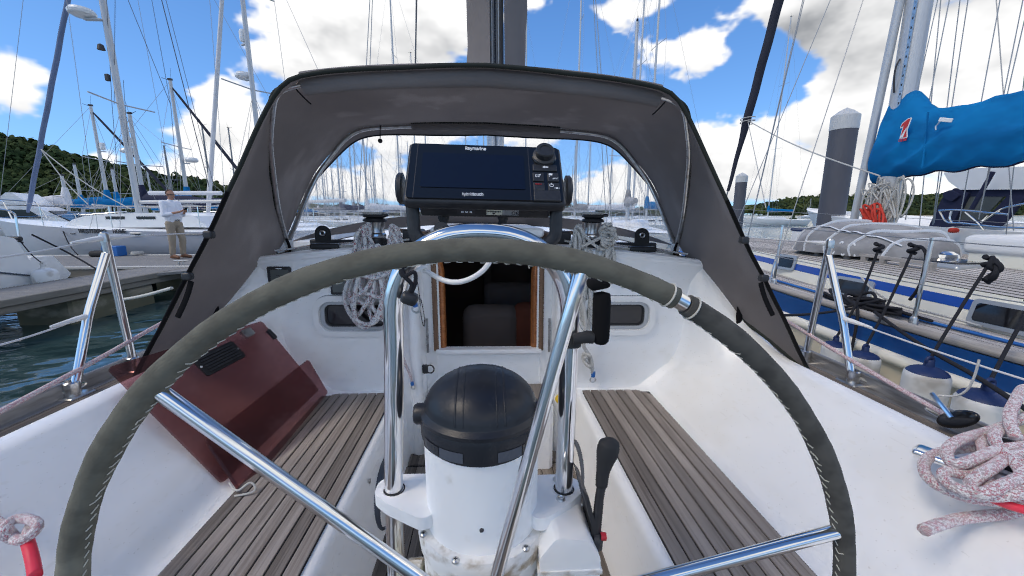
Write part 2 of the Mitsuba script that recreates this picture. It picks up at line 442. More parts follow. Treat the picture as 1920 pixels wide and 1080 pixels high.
mat('leaf_near', leafy((.034, .058, .022), (.070, .088, .032), (.022, .040, .018)), .9, spec=.1)
mat('leaf_far', leafy((.035, .055, .026), (.085, .105, .035), (.025, .042, .024)), .9, spec=.1)
mat('hood_grey', lambda p, n, uv: MIX((.198, .180, .175), (.165, .150, .146), SS(.3, .7, FB(p.x * 3, p.y * 3, p.z * 3, 4))) * (.93 + .14 * N(p.x * 420, p.y * 420, p.z * 420)), .95, spec=.05)
scene['hood_cloth'] = {'type': 'principledthin', 'base_color': mikit.proc(lambda p, n, uv: MIX((.212, .192, .186), (.172, .155, .150), SS(.3, .7, FB(p.x * 3, p.y * 3, p.z * 3, 4))) * (1 + .30 * SS(.55, .8, FB(p.x * 7, p.y * 7, p.z * 2.2, 4))) *
                       (.93 + .14 * N(p.x * 420, p.y * 420, p.z * 420))), 'roughness': .9, 'diff_trans': .30, 'spec_trans': 0.0, 'eta': 1.2}
scene['clear_vinyl'] = {'type': 'blendbsdf', 'weight': mikit.proc(lambda p, n, uv: .065 + .20 * SS(.45, .8, FB(p.x * 16 + p.z * 4, p.y * 16, p.z * 2.5, 4)) * SS(.35, .7, N(p.x * 2.4, p.y * 2, p.z * 2.2))),
                        'a': {'type': 'thindielectric', 'int_ior': 1.4}, 'b': {'type': 'principledthin', 'base_color': rgb((.75, .76, .8)), 'roughness': .6, 'diff_trans': 1.0}}
scene['smoked_acrylic'] = {'type': 'blendbsdf', 'weight': mikit.proc(lambda p, n, uv: .10 + .14 * SS(.45, .8, FB(p.x * 9, p.y * 9, p.z * 9, 4))),
                           'a': {'type': 'thindielectric', 'int_ior': 1.45, 'specular_transmittance': rgb((.70, .485, .49))}, 'b': {'type': 'twosided', 'n': {'type': 'principled', 'base_color': rgb((.20, .125, .125)), 'roughness': .3}}}
scene['clear_plastic'] = {'type': 'thindielectric', 'int_ior': 1.45}


def ripple(p, n, uv):
    near = FB(p.x * 1.3 + 3, p.y * 2.2, 0, 4)
    wide = FB(p.x * .35, p.y * .8, 3, 3)
    return near * .6 + wide * 1.4


mat('sea_water', (.030, .062, .062), .04, spec=.9, bump=ripple, bs=.16, eps=.03)

# ================================================================== our yacht: hull, deck, cockpit
HEEL = .014   # she leans a little to starboard


def heel(m):
    v = np.array(m.vertices)
    v[:, 2] -= HEEL * v[:, 0]
    m.vertices = v
    return m


def ab(u, v, **k):
    p = at(u, v, **k)
    p[2] += HEEL * p[0]
    return p


_part, _solo = part, solo


def bpart(parent, name, m, bsdf, **k):
    return _part(parent, name, heel(m), bsdf, **k)


def bsolo(name, m, bsdf, *a, **k):
    return _solo(name, heel(m), bsdf, *a, **k)


def brope(parent, name, P, r, bsdf, n=10, closed=False, label=None):
    m, UV = tube(P, r, n, closed, uv=True)
    return _part(parent, name, heel(m), bsdf, smooth=True, uv=UV, label=label)


YACHT = thing('sailing_yacht', 'white sailing yacht with teak seats seen from its own helm, filling the foreground', 'yacht')


def chaikin(P, k=2):
    P = np.asarray(P, float)
    for _ in range(k):
        q = np.empty((2 * len(P), P.shape[1]))
        q[0::2], q[1::2] = P, P
        a, b = P[:-1] * .75 + P[1:] * .25, P[:-1] * .25 + P[1:] * .75
        P = np.vstack([P[:1], np.stack([a, b], 1).reshape(-1, P.shape[1]), P[-1:]])
    return P


def cockpit_profile(Y):
    dx = 0.0
    if Y > 1.91:
        t = min(Y - 1.91, .119)
        dx = .12 - math.sqrt(max(0, .0144 - t * t))
    w = float(smooth01(1.56, 2.12, Y)) ** 1.7
    xr, zr = 1.29 + (1.13 - 1.29) * w, 1.125 + (1.525 - 1.125) * w
    P = [(.44, .40), (.462, .60), (.468, .74), (.470, .795), (.495, .806), (.52, .804), (.70, .803), (.868 - dx, .803), (.900 - dx, .806), (.930 - dx * .9, .820), (.975 - dx * .8, .872),
         (1.10 - dx * .4, .958 + .05 * w), (xr - .12 + .05 * w, zr - .105), (xr - .025, zr - .022), (xr, zr), (xr + .055, zr + .002), (1.395 - .02 * w, 1.105 + .25 * w), (1.412, 1.09 + .02 * w), (1.425, 1.05)]
    return np.array(P)


Ys = np.r_[np.linspace(-.7, 1.5, 23), np.linspace(1.54, 2.045, 26)]
for sx in (1, -1):
    rows = []
    for Y in Ys:
        p = chaikin(cockpit_profile(Y), 2)
        rows.append(np.stack([sx * p[:, 0], np.full(len(p), Y), p[:, 1]], -1))
    bpart(YACHT, 'cockpit_side', grid(rows), 'gelcoat', smooth=50)
    # teak seat: black caulk bed and eight laid planks
    seat = bpart(YACHT, 'seat', box((sx * .687, .70, .8075), (.366, 2.52, .007)), 'caulk', label='slatted teak seat on the ' + ('right' if sx > 0 else 'left') + ' side of the cockpit')
    R = .10
    for i in range(8):
        xa, xb = .5065 + i * .0455, .5065 + i * .0455 + .0388
        Pl = []
        for x in np.linspace(xa, xb, 5):
            yy = 1.975 if x < .868 - R else 1.975 - (R - math.sqrt(max(0, R * R - (x - (.868 - R)) ** 2)))
            Pl.append((sx * x, yy))
        Pl = [(sx * xa, -.55)] + Pl + [(sx * xb, -.55)]
        m = prism(Pl, .0085)
        m.apply_translation([0, 0, .8075])
        bpart(seat, 'plank', m, 'grey_teak', smooth=False)

# sole with planks
bpart(YACHT, 'cockpit_sole', box((0, .7, .39), (.98, 3.0, .06)), 'caulk')
for i in range(15):
    x = -.42 + i * .06
    bpart(YACHT + '__cockpit_sole', 'plank', box((x, .65, .424), (.055, 2.5, .012)), 'deck_teak', smooth=False)
bpart(YACHT + '__cockpit_sole', 'margin_board', box((0, 1.965, .426), (.88, .09, .012), .002), 'deck_teak', smooth=False)


# bulkhead with two portlights, left and right of the companionway
def ztop(x):
    return 1.592 - .068 * (np.asarray(x, float) / 1.12) ** 2


WZ, WX = 1.222, .695
YB = 2.03
for sx in (1, -1):
    xs = np.linspace(.372, 1.16, 14)
    P = [(.372, .40)] + [(x, float(ztop(x))) for x in xs] + [(1.24, .40)]
    pg = sg.Polygon(P).difference(rrect(.345, .152, .058, (WX, WZ)))
    m = prism(pg, .05)
    m = place(m, (0, YB + .05, 0), (1, 0, 0), (0, 0, 1))
    m.vertices[:, 0] *= sx
    if sx < 0:
        m.invert()
    bpart(YACHT, 'bulkhead', m, 'gelcoat', smooth=20)
    # rounded top edge and inner corner column
    bpart(YACHT, 'bulkhead_edge', tube([(sx * x, YB + .022, float(ztop(x)) - .02) for x in np.linspace(.36, 1.15, 20)], .026, 12), 'gelcoat', smooth=60)
    bpart(YACHT, 'companionway_post', tube(poly([(sx * .392, YB + .004, .42), (sx * .392, YB + .004, 1.5), (sx * .392, YB + .03, 1.57)]), .034, 14), 'gelcoat', smooth=60)
    w = bpart(YACHT, 'cabin_window', place(prism(rrect(.415, .215, .085, (WX * sx, WZ)).difference(rrect(.352, .158, .06, (WX * sx, WZ))), .022), (0, YB + .002, 0), (1, 0, 0), (0, 0, 1)), 'white_plastic', smooth=20,
              label='long white framed porthole window ' + ('right' if sx > 0 else 'left') + ' of the companionway')
    bpart(w, 'shadow_gap', place(prism(rrect(.421, .221, .088, (WX * sx, WZ)).difference(rrect(.414, .214, .085, (WX * sx, WZ))), .004), (0, YB + .001, 0), (1, 0, 0), (0, 0, 1)), 'letter_grey', smooth=20)  # thin grey ring drawn in as the shadow gap round the white frame
    bpart(w, 'frame', place(prism(rrect(.352, .158, .06, (WX * sx, WZ)).difference(rrect(.305, .118, .034, (WX * sx, WZ))), .020), (0, YB + .018, 0), (1, 0, 0), (0, 0, 1)), 'window_alu', smooth=20)
    bpart(w, 'gasket', place(prism(rrect(.305, .118, .034, (WX * sx, WZ)).difference(rrect(.287, .10, .026, (WX * sx, WZ))), .012), (0, YB + .020, 0), (1, 0, 0), (0, 0, 1)), 'black_rubber', smooth=20)
    bpart(w, 'pane', place(prism(rrect(.290, .103, .026, (WX * sx, WZ)), .004), (0, YB + .018, 0), (1, 0, 0), (0, 0, 1)), 'dark_window', smooth=20)
    # recess wall, trims and tracks beside the opening
    bpart(YACHT, 'recess_wall', box((sx * .366, YB + .07, 1.0), (.014, .14, 1.18), .003), 'gelcoat')
    bpart(YACHT, 'jamb_panel', box((sx * .325, 2.165, 1.0), (.07, .03, 1.16), .004), 'white_paint')
    bpart(YACHT, 'door_trim', box((sx * .297, 2.149, 1.265), (.026, .028, .56), .004), 'brown_teak')
    bpart(YACHT, 'door_channel', box((sx * .278, 2.152, 1.265), (.009, .028, .56), .002), 'white_plastic')
    bpart(YACHT, 'door_jamb', tube(poly([(sx * .262, 2.19, .99), (sx * .262, 2.19, 1.44), (sx * .285, 2.19, 1.53)]), .020, 12, flat=1.6), 'varnished_teak')
    bpart(YACHT, 'door_track', box((sx * .345, 2.146, 1.075), (.012, .010, .20), .002), 'aluminium')
bpart(YACHT, 'companionway_panel', box((0, 2.17, .70), (.74, .03, .575), .005), 'gelcoat')
sill = bpart(YACHT, 'companionway_sill', box((0, 2.155, .985), (.60, .07, .026), .006), 'white_paint')
bpart(YACHT, 'bridge_step', box((0, 1.985, .60), (.66, .26, .385), .02), 'gelcoat')
bpart(YACHT + '__bridge_step', 'step_bed', box((0, 1.985, .797), (.60, .20, .012)), 'caulk')
for i in range(7):
    bpart(YACHT + '__bridge_step', 'plank', box((-.252 + i * .084, 1.985, .804), (.079, .19, .01), .001), 'deck_teak', smooth=False)

# what the open companionway shows of the cabin
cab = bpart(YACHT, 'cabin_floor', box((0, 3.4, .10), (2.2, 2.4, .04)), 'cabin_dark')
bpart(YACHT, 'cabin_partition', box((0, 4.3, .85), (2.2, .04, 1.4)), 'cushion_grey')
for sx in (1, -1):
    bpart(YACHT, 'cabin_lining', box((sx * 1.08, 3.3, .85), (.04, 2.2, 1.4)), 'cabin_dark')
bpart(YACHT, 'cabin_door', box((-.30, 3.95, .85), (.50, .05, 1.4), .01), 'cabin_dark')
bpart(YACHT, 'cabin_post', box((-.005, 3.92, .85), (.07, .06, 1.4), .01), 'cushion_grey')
bpart(YACHT, 'handrail_pole', bar((-.33, 2.7, .2), (-.33, 2.7, 1.5), .014), 'steel')
st = bpart(YACHT, 'settee', rounded((.30, 3.1, .48), (.95, .62, .24), .06), 'cushion_grey')
bpart(st, 'back_cushion', rounded((.26, 3.42, .86), (.60, .16, .60), .07, rot=trimesh.transformations.rotation_matrix(-.2, [1, 0, 0])[:3, :3]), 'cushion_grey')
bpart(st, 'grey_cushion', rounded((.02, 2.95, .82), (.44, .2, .50), .09), 'cushion_grey')
bpart(st, 'rust_cushion', rounded((.36, 2.95, .86), (.36, .2, .46), .09), 'cushion_rust')

# instruments in the bulkhead, left of the companionway
di = bpart(YACHT, 'instrument_display', rounded((0, 0, 0), (.115, .02, .115), .008).apply_translation(ab(525, 521, y=YB - .005)), 'black_plastic', label='square black instrument with a two digit reading')
o = ab(525, 521, y=YB - .017)
bpart(di, 'screen', box(o, (.088, .004, .082)), 'lcd')
SEG = {'3': 'abgcd', '6': 'afgcde'}
for ch, cx in (('3', -.008), ('6', .022)):
    for s in SEG[ch]:
        sw, sh = .016, .017
        dx, dz, hz = {'a': (0, 2 * sh, 1), 'g': (0, sh, 1), 'd': (0, 0, 1), 'b': (sw / 2, 1.5 * sh, 0), 'c': (sw / 2, .5 * sh, 0), 'f': (-sw / 2, 1.5 * sh, 0), 'e': (-sw / 2, .5 * sh, 0)}[s]
        bpart(di, 'digit_bar', box(o + (cx + dx, -.003, -.022 + dz), (.013, .002, .003) if hz else (.003, .002, .014)), 'letter_dark')
bpart(di, 'mark', box(o + (0, -.004, .047), (.028, .003, .004)), 'letter_white')
for (u, v, s, lab) in ((580, 527, .085, 'black instrument half hidden by the wheel rim'), (636, 537, .085, 'small black instrument below the hanging rope')):
    d2 = bpart(YACHT, 'instrument_display', rounded((0, 0, 0), (s, .02, s), .008).apply_translation(ab(u, v, y=YB - .005)), 'black_plastic', label=lab)
    bpart(d2, 'screen', box(ab(u, v, y=YB - .017), (s * .76, .004, s * .7)), 'lcd')
pe = bpart(YACHT, 'padeye', box(ab(797, 692, y=YB - .002), (.03, .02, .05), .006), 'black_plastic')
bpart(pe, 'ring', tube(ab(806, 692, y=YB - .02) + np.stack([.022 * np.cos(np.arange(18) * PI / 9), np.zeros(18), .022 * np.sin(np.arange(18) * PI / 9)], -1), .004, 8, True), 'black_plastic')
bpart(YACHT, 'white_sticker', box(ab(1195, 517, y=YB - .002), (.15, .003, .06)), 'white_plastic')
for (u, v, xx) in ((693, 902, -.462), (1133, 985, .462)):
    bpart(YACHT, 'drain_screw', lathe([(0, .004), (.008, .003), (.010, 0)], 10, ab(u, v, x=xx), axis=(1 if u < 900 else -1, 0, 0)), 'dull_steel')
# oval locker rings in both seat fronts
for sx, (u, v) in ((-1, (722, 920)), (1, (1085, 880))):
    c = ab(u, v, x=sx * .460)
    th = np.arange(40) * PI / 20
    lr = bpart(YACHT, 'locker_ring', tube(c + np.stack([th * 0 + sx * -.004, .155 * np.cos(th), .155 * np.sin(th) * .85], -1), .017, 8, True, flat=.5), 'grey_stripe')
    bpart(lr, 'lid', lathe([(0, .004), (.13, .003), (.14, 0)], 32, c, axis=(-sx, 0, 0)), 'white_plastic')

# cabin top
rows = []
for Y in np.r_[2.05, np.linspace(2.2, 6.6, 14)]:
    w = 1 - .30 * max(0, (Y - 2.5) / 4.1) ** 2
    zt = lambda x: ztop(x) + .05 * math.sin(min(1, (Y - 2) / 2.4) * PI / 2) - (.42 * max(0, (Y - 5.0) / 1.6) ** 2)
    xs = np.r_[np.linspace(-1.12, 1.12, 25)]
    P = [(-1.30 * w, 1.04)] + [(-1.21 * w, float(zt(1.12)) - .10)] + [(x * w, float(zt(x))) for x in xs] + [(1.21 * w, float(zt(1.12)) - .10), (1.30 * w, 1.04)]
    rows.append([(x, Y, z) for x, z in P])
bpart(YACHT, 'cabin_top', grid(rows)[0] if False else grid(rows), 'gelcoat', smooth=50)
hg = bpart(YACHT, 'sliding_hatch', rounded((0, 2.62, 1.655), (.62, .95, .05), .02), 'gelcoat')
for sx in (-1, 1):
    bpart(YACHT, 'hatch_rail', box((sx * .345, 2.75, 1.63), (.03, 1.25, .05), .006), 'brown_teak')
    bpart(YACHT, 'track_base', box((sx * .72, 2.42, 1.605 - .03), (.66, .05, .03), .006), 'black_plastic')
    bpart(YACHT, 'rope_clutch', rounded((sx * .42, 2.30, 1.625), (.11, .15, .075), .015), 'black_plastic')
    brope(YACHT, 'control_line', spline([(sx * .43, 2.2, 1.61), (sx * .62, 2.16, 1.582), (sx * .85, 2.14, 1.568), (sx * 1.05, 2.18, 1.545)], 24), .006, 'fleck_grey', 8)
    brope(YACHT, 'control_line', spline([(sx * .45, 2.25, 1.61), (sx * .70, 2.23, 1.590), (sx * .95, 2.20, 1.566), (sx * 1.10, 2.10, 1.550)], 24), .005, 'fleck_blue', 8)
    bpart(YACHT, 'jammer_block', rounded((sx * .86, 2.15, 1.572), (.15, .05, .03), .01), 'black_plastic')
    bpart(YACHT, 'car_track', box((sx * .50, 2.56, 1.64), (.16, .07, .024), .004), 'brown_teak')

# side decks, toe rails, topsides
for sx in (1, -1):
    Yd = np.linspace(-.8, 9.6, 40)
    hb = lambda y: 1.555 if y < 2.5 else 1.555 * max(.02, 1 - ((y - 2.5) / 7.3) ** 2.1)
    zd = lambda y: 1.072 + .22 * (max(0, y - 1) / 9) ** 1.5
    rows = [[(sx * max(0.0, min(1.41, hb(y) - .05)), y, zd(y)), (sx * hb(y), y, zd(y))] for y in Yd]
    bpart(YACHT, 'side_deck', grid(rows), 'caulk')
    if True:
        rows = [[(0, y, zd(y) + .06), (sx * max(0.0, hb(y) - .05), y, zd(y))] for y in Yd[Yd > 6.2]]
        bpart(YACHT, 'foredeck', grid(rows), 'gelcoat')
    for i in range(2):
        xa = 1.420 + i * .0455
        rows = [[(sx * xa, y, zd(y) + .003), (sx * xa, y, zd(y) + .009), (sx * (xa + .043), y, zd(y) + .009), (sx * (xa + .043), y, zd(y) + .003)] for y in np.linspace(-.8, 2.8, 8)]
        bpart(YACHT + ('__side_deck' if sx > 0 else '__side_deck_001'), 'plank', grid(rows), 'deck_teak')
    pg = sg.Polygon([(-.8, 0), (4.4, 0), (4.4, .052), (-.8, .052)])
    for k in range(17):
        pg = pg.difference(affinity.scale(sg.Point(-.66 + k * .30, .026).buffer(1, 6), .045, .012))
    m = prism(pg, .006)
    m = place(m, (sx * 1.518, 0, 1.080), (0, 1, 0), (0, 0, 1))
    m = cat(m, box((sx * 1.512, 1.8, 1.083), (.05, 5.2, .007), .001), tube([(sx * 1.521, y, 1.132) for y in (-.8, 2, 4.4)], .008, 8))
    bpart(YACHT, 'toe_rail', m, 'aluminium', label='perforated metal toe rail along the ' + ('right' if sx > 0 else 'left') + ' deck edge')
    rows = [[(sx * hb(y) * (1.0 if k == 0 else 1.02 - .10 * k), y, zd(y) * (1 - k / 3) - .15 * (k == 3)) for k in range(4)] for y in Yd]
    bpart(YACHT, 'topside', grid(rows), 'hull_white', smooth=60)
    bpart(YACHT, 'rubbing_strake', tube([(sx * hb(y) * 1.012, y, zd(y) - .02) for y in Yd], .028, 8), 'dock_timber')

# gate stanchions with their braces, and wires
for sx, ub, vb, ut, vt, um, vm, u2, v2, ux, vx in ((1, 1511, 660, 1557, 452, 1580, 597, 1560, 697, 1553, 480), (-1, 247, 662, 195, 440, 165, 592, 188, 690, 199, 476)):
    X = sx * 1.50
    b1, t1, md, b2, tx = [ab(u, v, x=X) for u, v in ((ub, vb), (ut, vt), (um, vm), (u2, v2), (ux, vx))]
    b1[2], b2[2] = 1.085, 1.085
    b2[1] = b1[1] - .25
    s = bpart(YACHT, 'gate_stanchion', bar(b1, t1 + (0, 0, 0), .0145, 14), 'steel', label='polished stanchion with angled brace on the ' + ('right' if sx > 0 else 'left') + ' side deck')
    bpart(s, 'brace', tube(poly([tx, md, b2], .03), .0145, 14), 'steel')
    bpart(s, 'cap', lathe([(0, .012), (.010, .010), (.0165, 0), (.0165, -.03)], 12, t1), 'dull_steel')
    for q in (b1, b2):
        bpart(s, 'foot', cat(lathe([(.022, 0), (.022, .06), (.017, .065)], 14, q - (0, 0, .01)), box(q, (.075, .09, .012), .004)), 'dull_steel')
    # wires run aft from the brace and forward from the cap
    for q, e, nm in ((md, ab(*((1920, 704) if sx > 0 else (0, 640)), x=X), 'lifeline'), (t1 - (0, 0, .012), np.array([X * .93, 4.6, 1.66]), 'lifeline'), (t1 - (0, 0, .012), ab(*((1920, 470) if sx > 0 else (0, 476)), x=X), 'lifeline')):
        if sx > 0 and e[1] < q[1] and q is not md:
            continue
        e2 = q + (e - q) * (1.6 if e[1] < q[1] else 1.0)
        bpart(YACHT, nm, tube(spline([q, (q + e2) / 2 - (0, 0, .012), e2], 12), .0032, 6), 'white_wire')
        dq = (e2 - q) / np.linalg.norm(e2 - q)
        bpart(YACHT, 'wire_end', tube([q + dq * .01, q + dq * .05, q + dq * .13], [.011, .010, .004], 8), 'white_plastic')
    bpart(YACHT, 'forward_stanchion', bar((X * .93, 4.6, 1.1), (X * .93, 4.6, 1.66), .0145), 'steel')

# furling lines led along both side decks
for sx, A, B in ((1, (1475, 602), (1772, 778)), (-1, (285, 616), (0, 772))):
    a, b = ab(*A, x=sx * 1.49), ab(*B, x=sx * 1.49)
    P = spline([a + (a - b) * .8, a, (a + b) / 2 - (0, 0, .004), b] + ([b + (b - a) * .6] if sx < 0 else []), 30)
    m, UV = tube(P, .0085, 10, uv=True)
    bsolo('furling_line', m, 'fleck_pink', 'pink flecked rope stretched along the ' + ('right' if sx > 0 else 'left') + ' side deck', 'rope', smooth=True, uv=UV)
fb = thing('turning_block', 'black pulley block with a steel strap at the end of the pink furling line', 'pulley')
c = ab(1795, 786, x=1.45)
R0 = trimesh.transformations.rotation_matrix(math.radians(-38), [1, 0, 0])[:3, :3]
ck = trimesh.creation.icosphere(3, 1.0)
ck.vertices = (ck.vertices * (.017, .062, .026)) @ R0.T + c
bpart(fb, 'cheek', ck, 'gloss_black', smooth=True)
bpart(fb, 'strap', tube(poly([c + (-.020, .065, .056), c + (-.021, .03, .03), c + (-.021, .0, .006)]), .007, 8), 'steel')
bpart(fb, 'lashing', tube(spline([c + (0, .06, .05), ab(1800, 740, x=1.47), ab(1836, 674, x=1.50)], 16), .008, 8, flat=.4), 'white_rope')
brope(fb, 'tail', spline([c + (0, -.05, -.03), c + (-.01, -.12, -.055), c + (-.05, -.22, -.06)], 12), .0075, 'white_rope', 8)

# own mast with its grey sail bag, boom foot, shrouds
ms = bpart(YACHT, 'mast', tube([(.09, 4.25, 1.55), (.09, 4.2, 15.0)], .088, 20, flat=1.45), 'mast_paint', label='grey mast rising behind the sprayhood')
bpart(ms, 'boot', tube([(.09, 4.25, 1.60), (.09, 4.25, 1.74)], .125, 20, flat=1.3), 'white_plastic')
bpart(ms, 'sail_groove', tube([(.09, 4.105, 1.8), (.09, 4.06, 15.0)], .008, 8), 'grey_stripe')
for sx in (1, -1):
    rows = []
    for k, z in enumerate(np.linspace(2.62, 6.2, 26)):
        wv = .012 * math.sin(z * 7 + sx) + .008 * math.sin(z * 17 + 2 * sx)
        rows.append([(sx * (.030 + .255 * math.sin(t * PI * .95) ** .7 + wv * t) + .105, 3.93 + .40 * t + .03 * math.sin(z * 4 + t * 3), z) for t in np.linspace(0.02, 1, 12)])
    bpart(YACHT, 'sail_bag', grid(rows), 'sail_bag', smooth=70)
    bpart(YACHT, 'halyard', bar((sx * .03 + .09, 4.04, 1.8), (sx * .035 + .09, 4.0, 12), .006), 'white_wire')
    bpart(YACHT, 'shroud', bar((sx * 1.38, 4.4, 1.2), (sx * .05, 4.25, 13.5), .004), 'wire')
    bpart(YACHT, 'shroud', bar((sx * 1.36, 4.1, 1.2), (sx * .6, 4.2, 7.6), .004), 'wire')
    bpart(YACHT, 'lazy_line', bar((sx * .35, 2.6, 3.4), (sx * .30, 4.1, 9.0), .003), 'wire')
bpart(YACHT, 'topping_line', bar(at(779, 126, y=2.4), at(782, -60, y=2.0), .004), 'wire')

# ================================================================== sprayhood
HOOD = thing('sprayhood', 'grey canvas sprayhood with a wide clear window over the companionway', 'sprayhood')


def half(P, n=36):
    """A symmetric girth curve from its right half (bottom to centre)."""
    P = spline(P, n)
    L = P[::-1] * np.array([-1, 1, 1])
    return np.vstack([P, L[1:]])


aft_half = np.array([(1.43, 1.575, 1.068), (1.275, 1.59, 1.325), (1.12, 1.60, 1.585), (.965, 1.60, 1.845), (.84, 1.60, 2.06), (.775, 1.60, 2.165), (.715, 1.60, 2.222), (.62, 1.60, 2.247), (.40, 1.60, 2.270), (0, 1.60, 2.290)])
mid_half = np.array([(1.26, 1.885, 1.27), (1.165, 1.90, 1.50), (1.085, 1.85, 1.72), (1.01, 1.82, 1.95), (.90, 1.77, 2.12), (.825, 1.74, 2.205), (.75, 1.73, 2.245), (.64, 1.72, 2.268), (.40, 1.72, 2.288), (0, 1.72, 2.305)])
fwd_half = np.array([(1.135, 2.16, 1.515), (1.10, 2.25, 1.62), (1.06, 2.34, 1.78), (1.00, 2.42, 1.955), (.90, 2.45, 2.09), (.82, 2.46, 2.18), (.74, 2.47, 2.235), (.62, 2.47, 2.252), (.40, 2.48, 2.268), (0, 2.50, 2.283)])
A_, M_, F_ = half(aft_half), half(mid_half), half(fwd_half)
rows = []
for t in np.linspace(0, 1, 30):
    # through the three hoops, sagging a little between them
    w = np.array([(1 - t) * (1 - 2 * t) if False else max(0, 1 - t / .22), max(0, 1 - abs(t - .22) / (.22 if t < .22 else .78)), max(0, (t - .22) / .78)])
    r = w[0] * A_ + w[1] * M_ + w[2] * F_
    sag = math.sin(max(0, (t - .22) / .78) * PI) * .012
    g = np.linspace(-1, 1, len(r))
    r = r - np.stack([np.sign(r[:, 0]) * sag * smooth01(.35, .6, np.abs(g)), g * 0, sag * (1 - smooth01(.35, .6, np.abs(g)))], -1)
    wr = meshkit.fbm(r * np.array([3, 6, 3.0]), 3, seed=2) - .5
    r = r + np.stack([np.sign(r[:, 0]) * wr * .020, wr * 0, wr * .014], -1)
    rows.append(r)
canopy_rows = np.array(rows)
bpart(HOOD, 'canopy', grid(canopy_rows), 'hood_cloth', smooth=80)
bpart(HOOD, 'edge_piping', tube(canopy_rows[0] + (0, -.004, .004), .0085, 8), 'canvas_edge', smooth=60)
bpart(HOOD, 'lower_hem', tube(canopy_rows[:, 0] + (0, 0, .004), .010, 8), 'canvas_edge', smooth=60)
bpart(HOOD, 'lower_hem', tube(canopy_rows[:, -1] + (0, 0, .004), .010, 8), 'canvas_edge', smooth=60)
# aft hoop with its sleeve, forward hoop with its sleeve
n = len(A_)
Ah = half(np.array([(1.095, 2.235, 1.588), (1.055, 2.10, 1.74), (.985, 1.945, 1.955), (.945, 1.87, 2.05), (.88, 1.78, 2.14), (.80, 1.69, 2.205), (.73, 1.675, 2.226), (.62, 1.67, 2.243), (.40, 1.665, 2.264), (0, 1.665, 2.284)]), 60)
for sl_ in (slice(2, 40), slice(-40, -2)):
    bpart(HOOD, 'hoop_shadow_strip', tube(Ah[sl_] * np.array([1.016, 1, 1]) + (0, -.002, .004), .0075, 8), 'canvas_edge', smooth=60)  # dark strips added as the shadow band along the hoop legs
bpart(HOOD, 'aft_hoop', tube(Ah, .0112, 12), 'dull_steel', smooth=60, label='bent steel hoop nearest the helm')
i0 = [i for i in range(len(Ah)) if abs(Ah[i, 0]) < .70]
sl = Ah[i0[0]:i0[-1] + 1]
bpart(HOOD, 'hoop_sleeve', tube(sl + (0, -.012, -.004), .030, 12, flat=1.5), 'hood_grey', smooth=60)
bpart(HOOD, 'sleeve_seam', tube(sl * np.array([.97, 1, 1]) + (0, .030, -.020), .0045, 6), 'canvas_edge')
bpart(HOOD, 'sleeve_shadow_flap', tube(sl * np.array([.95, 1, 1]) + (0, .016, -.026), .010, 8, flat=.5), 'hood_grey', smooth=60)  # roll added to give the shadow under the sleeve
Fh = half(np.array([(1.085, 2.24, 1.60), (1.055, 2.33, 1.74), (.985, 2.41, 1.94), (.895, 2.44, 2.075), (.815, 2.45, 2.165), (.735, 2.455, 2.215), (.62, 2.46, 2.236), (.40, 2.465, 2.250), (0, 2.485, 2.265)]), 60)
bpart(HOOD, 'forward_hoop', tube(Fh, .0112, 12), 'dull_steel', smooth=60, label='bent steel hoop framing the clear window')
i0 = [i for i in range(len(Fh)) if abs(Fh[i, 0]) < .44]
bpart(HOOD, 'hoop_sleeve', tube(Fh[i0[0]:i0[-1] + 1] + (0, -.004, 0), .021, 12, flat=1.2), 'hood_grey', smooth=60)
bpart(HOOD, 'sleeve_seam', tube(Fh[i0[0]:i0[-1] + 1] + (0, -.022, .016), .005, 6), 'canvas_edge')
for sx in (1, -1):
    pv = np.array([sx * 1.09, 2.235, 1.585])
    bpart(HOOD, 'hoop_pivot', rounded(pv + (0, 0, -.012), (.035, .05, .05), .012), 'white_plastic')
    bpart(HOOD, 'strap', tube(spline([pv + (-sx * .005, -.03, .02), pv + (-sx * .02, -.05, -.06), pv + (sx * .02, -.055, -.085), pv + (sx * .045, -.05, -.02), pv + (sx * .03, -.03, .07)], 24), .009, 8, flat=.4), 'black_foam')
    h = canopy_rows[0][::-1] if sx < 0 else canopy_rows[0]
    # zip and toggles near the lower aft corner
    k = 4
    bpart(HOOD, 'zip', tube(h[1:15] + (0, -.012, -.002), .012, 8, flat=.5), 'black_foam')
    for kk in (8, 11):
        bpart(HOOD, 'toggle', rounded(h[kk] + (-sx * .01, -.02, 0), (.035, .03, .03), .008), 'black_plastic')
    bpart(HOOD, 'pull_strap', tube(spline([h[8] + (-sx * .02, -.02, -.02), h[6] + (-sx * .06, -.015, .03), h[5] + (-sx * .05, -.02, .0)], 12), .011, 8, flat=.35), 'black_foam')
    bpart(HOOD, 'fabric_tab', tube([np.array([sx * 1.255, 1.84, 1.24]) + q for q in (np.array([sx * .01, .02, .09]), np.array([0, 0, .03]), np.array([-sx * .01, -.02, -.06]))], [.012, .018, .008], 8, flat=.3), 'black_foam')
    bpart(HOOD, 'corner_cord', tube(spline([np.array([sx * .71, 1.63, 2.2]), np.array([sx * .69, 1.68, 2.17]), np.array([sx * .685, 1.69, 2.165])], 10), .0026, 6), 'black_foam')
bpart(HOOD, 'care_label', place(prism([(0, 0), (.05, 0), (.05, .055), (0, .055)], .002), at(1428, 562, x=1.262) + (0, 0, 0), (-.25, .95, .1), (-.35, 0, 1)), 'letter_white')
bpart(HOOD, 'pull_cord', cat(bar(at(713, 237, y=2.44), at(713, 262, y=2.44), .003, 6), trimesh.creation.icosphere(2, .013).apply_translation(at(713, 267, y=2.44))), 'black_plastic')

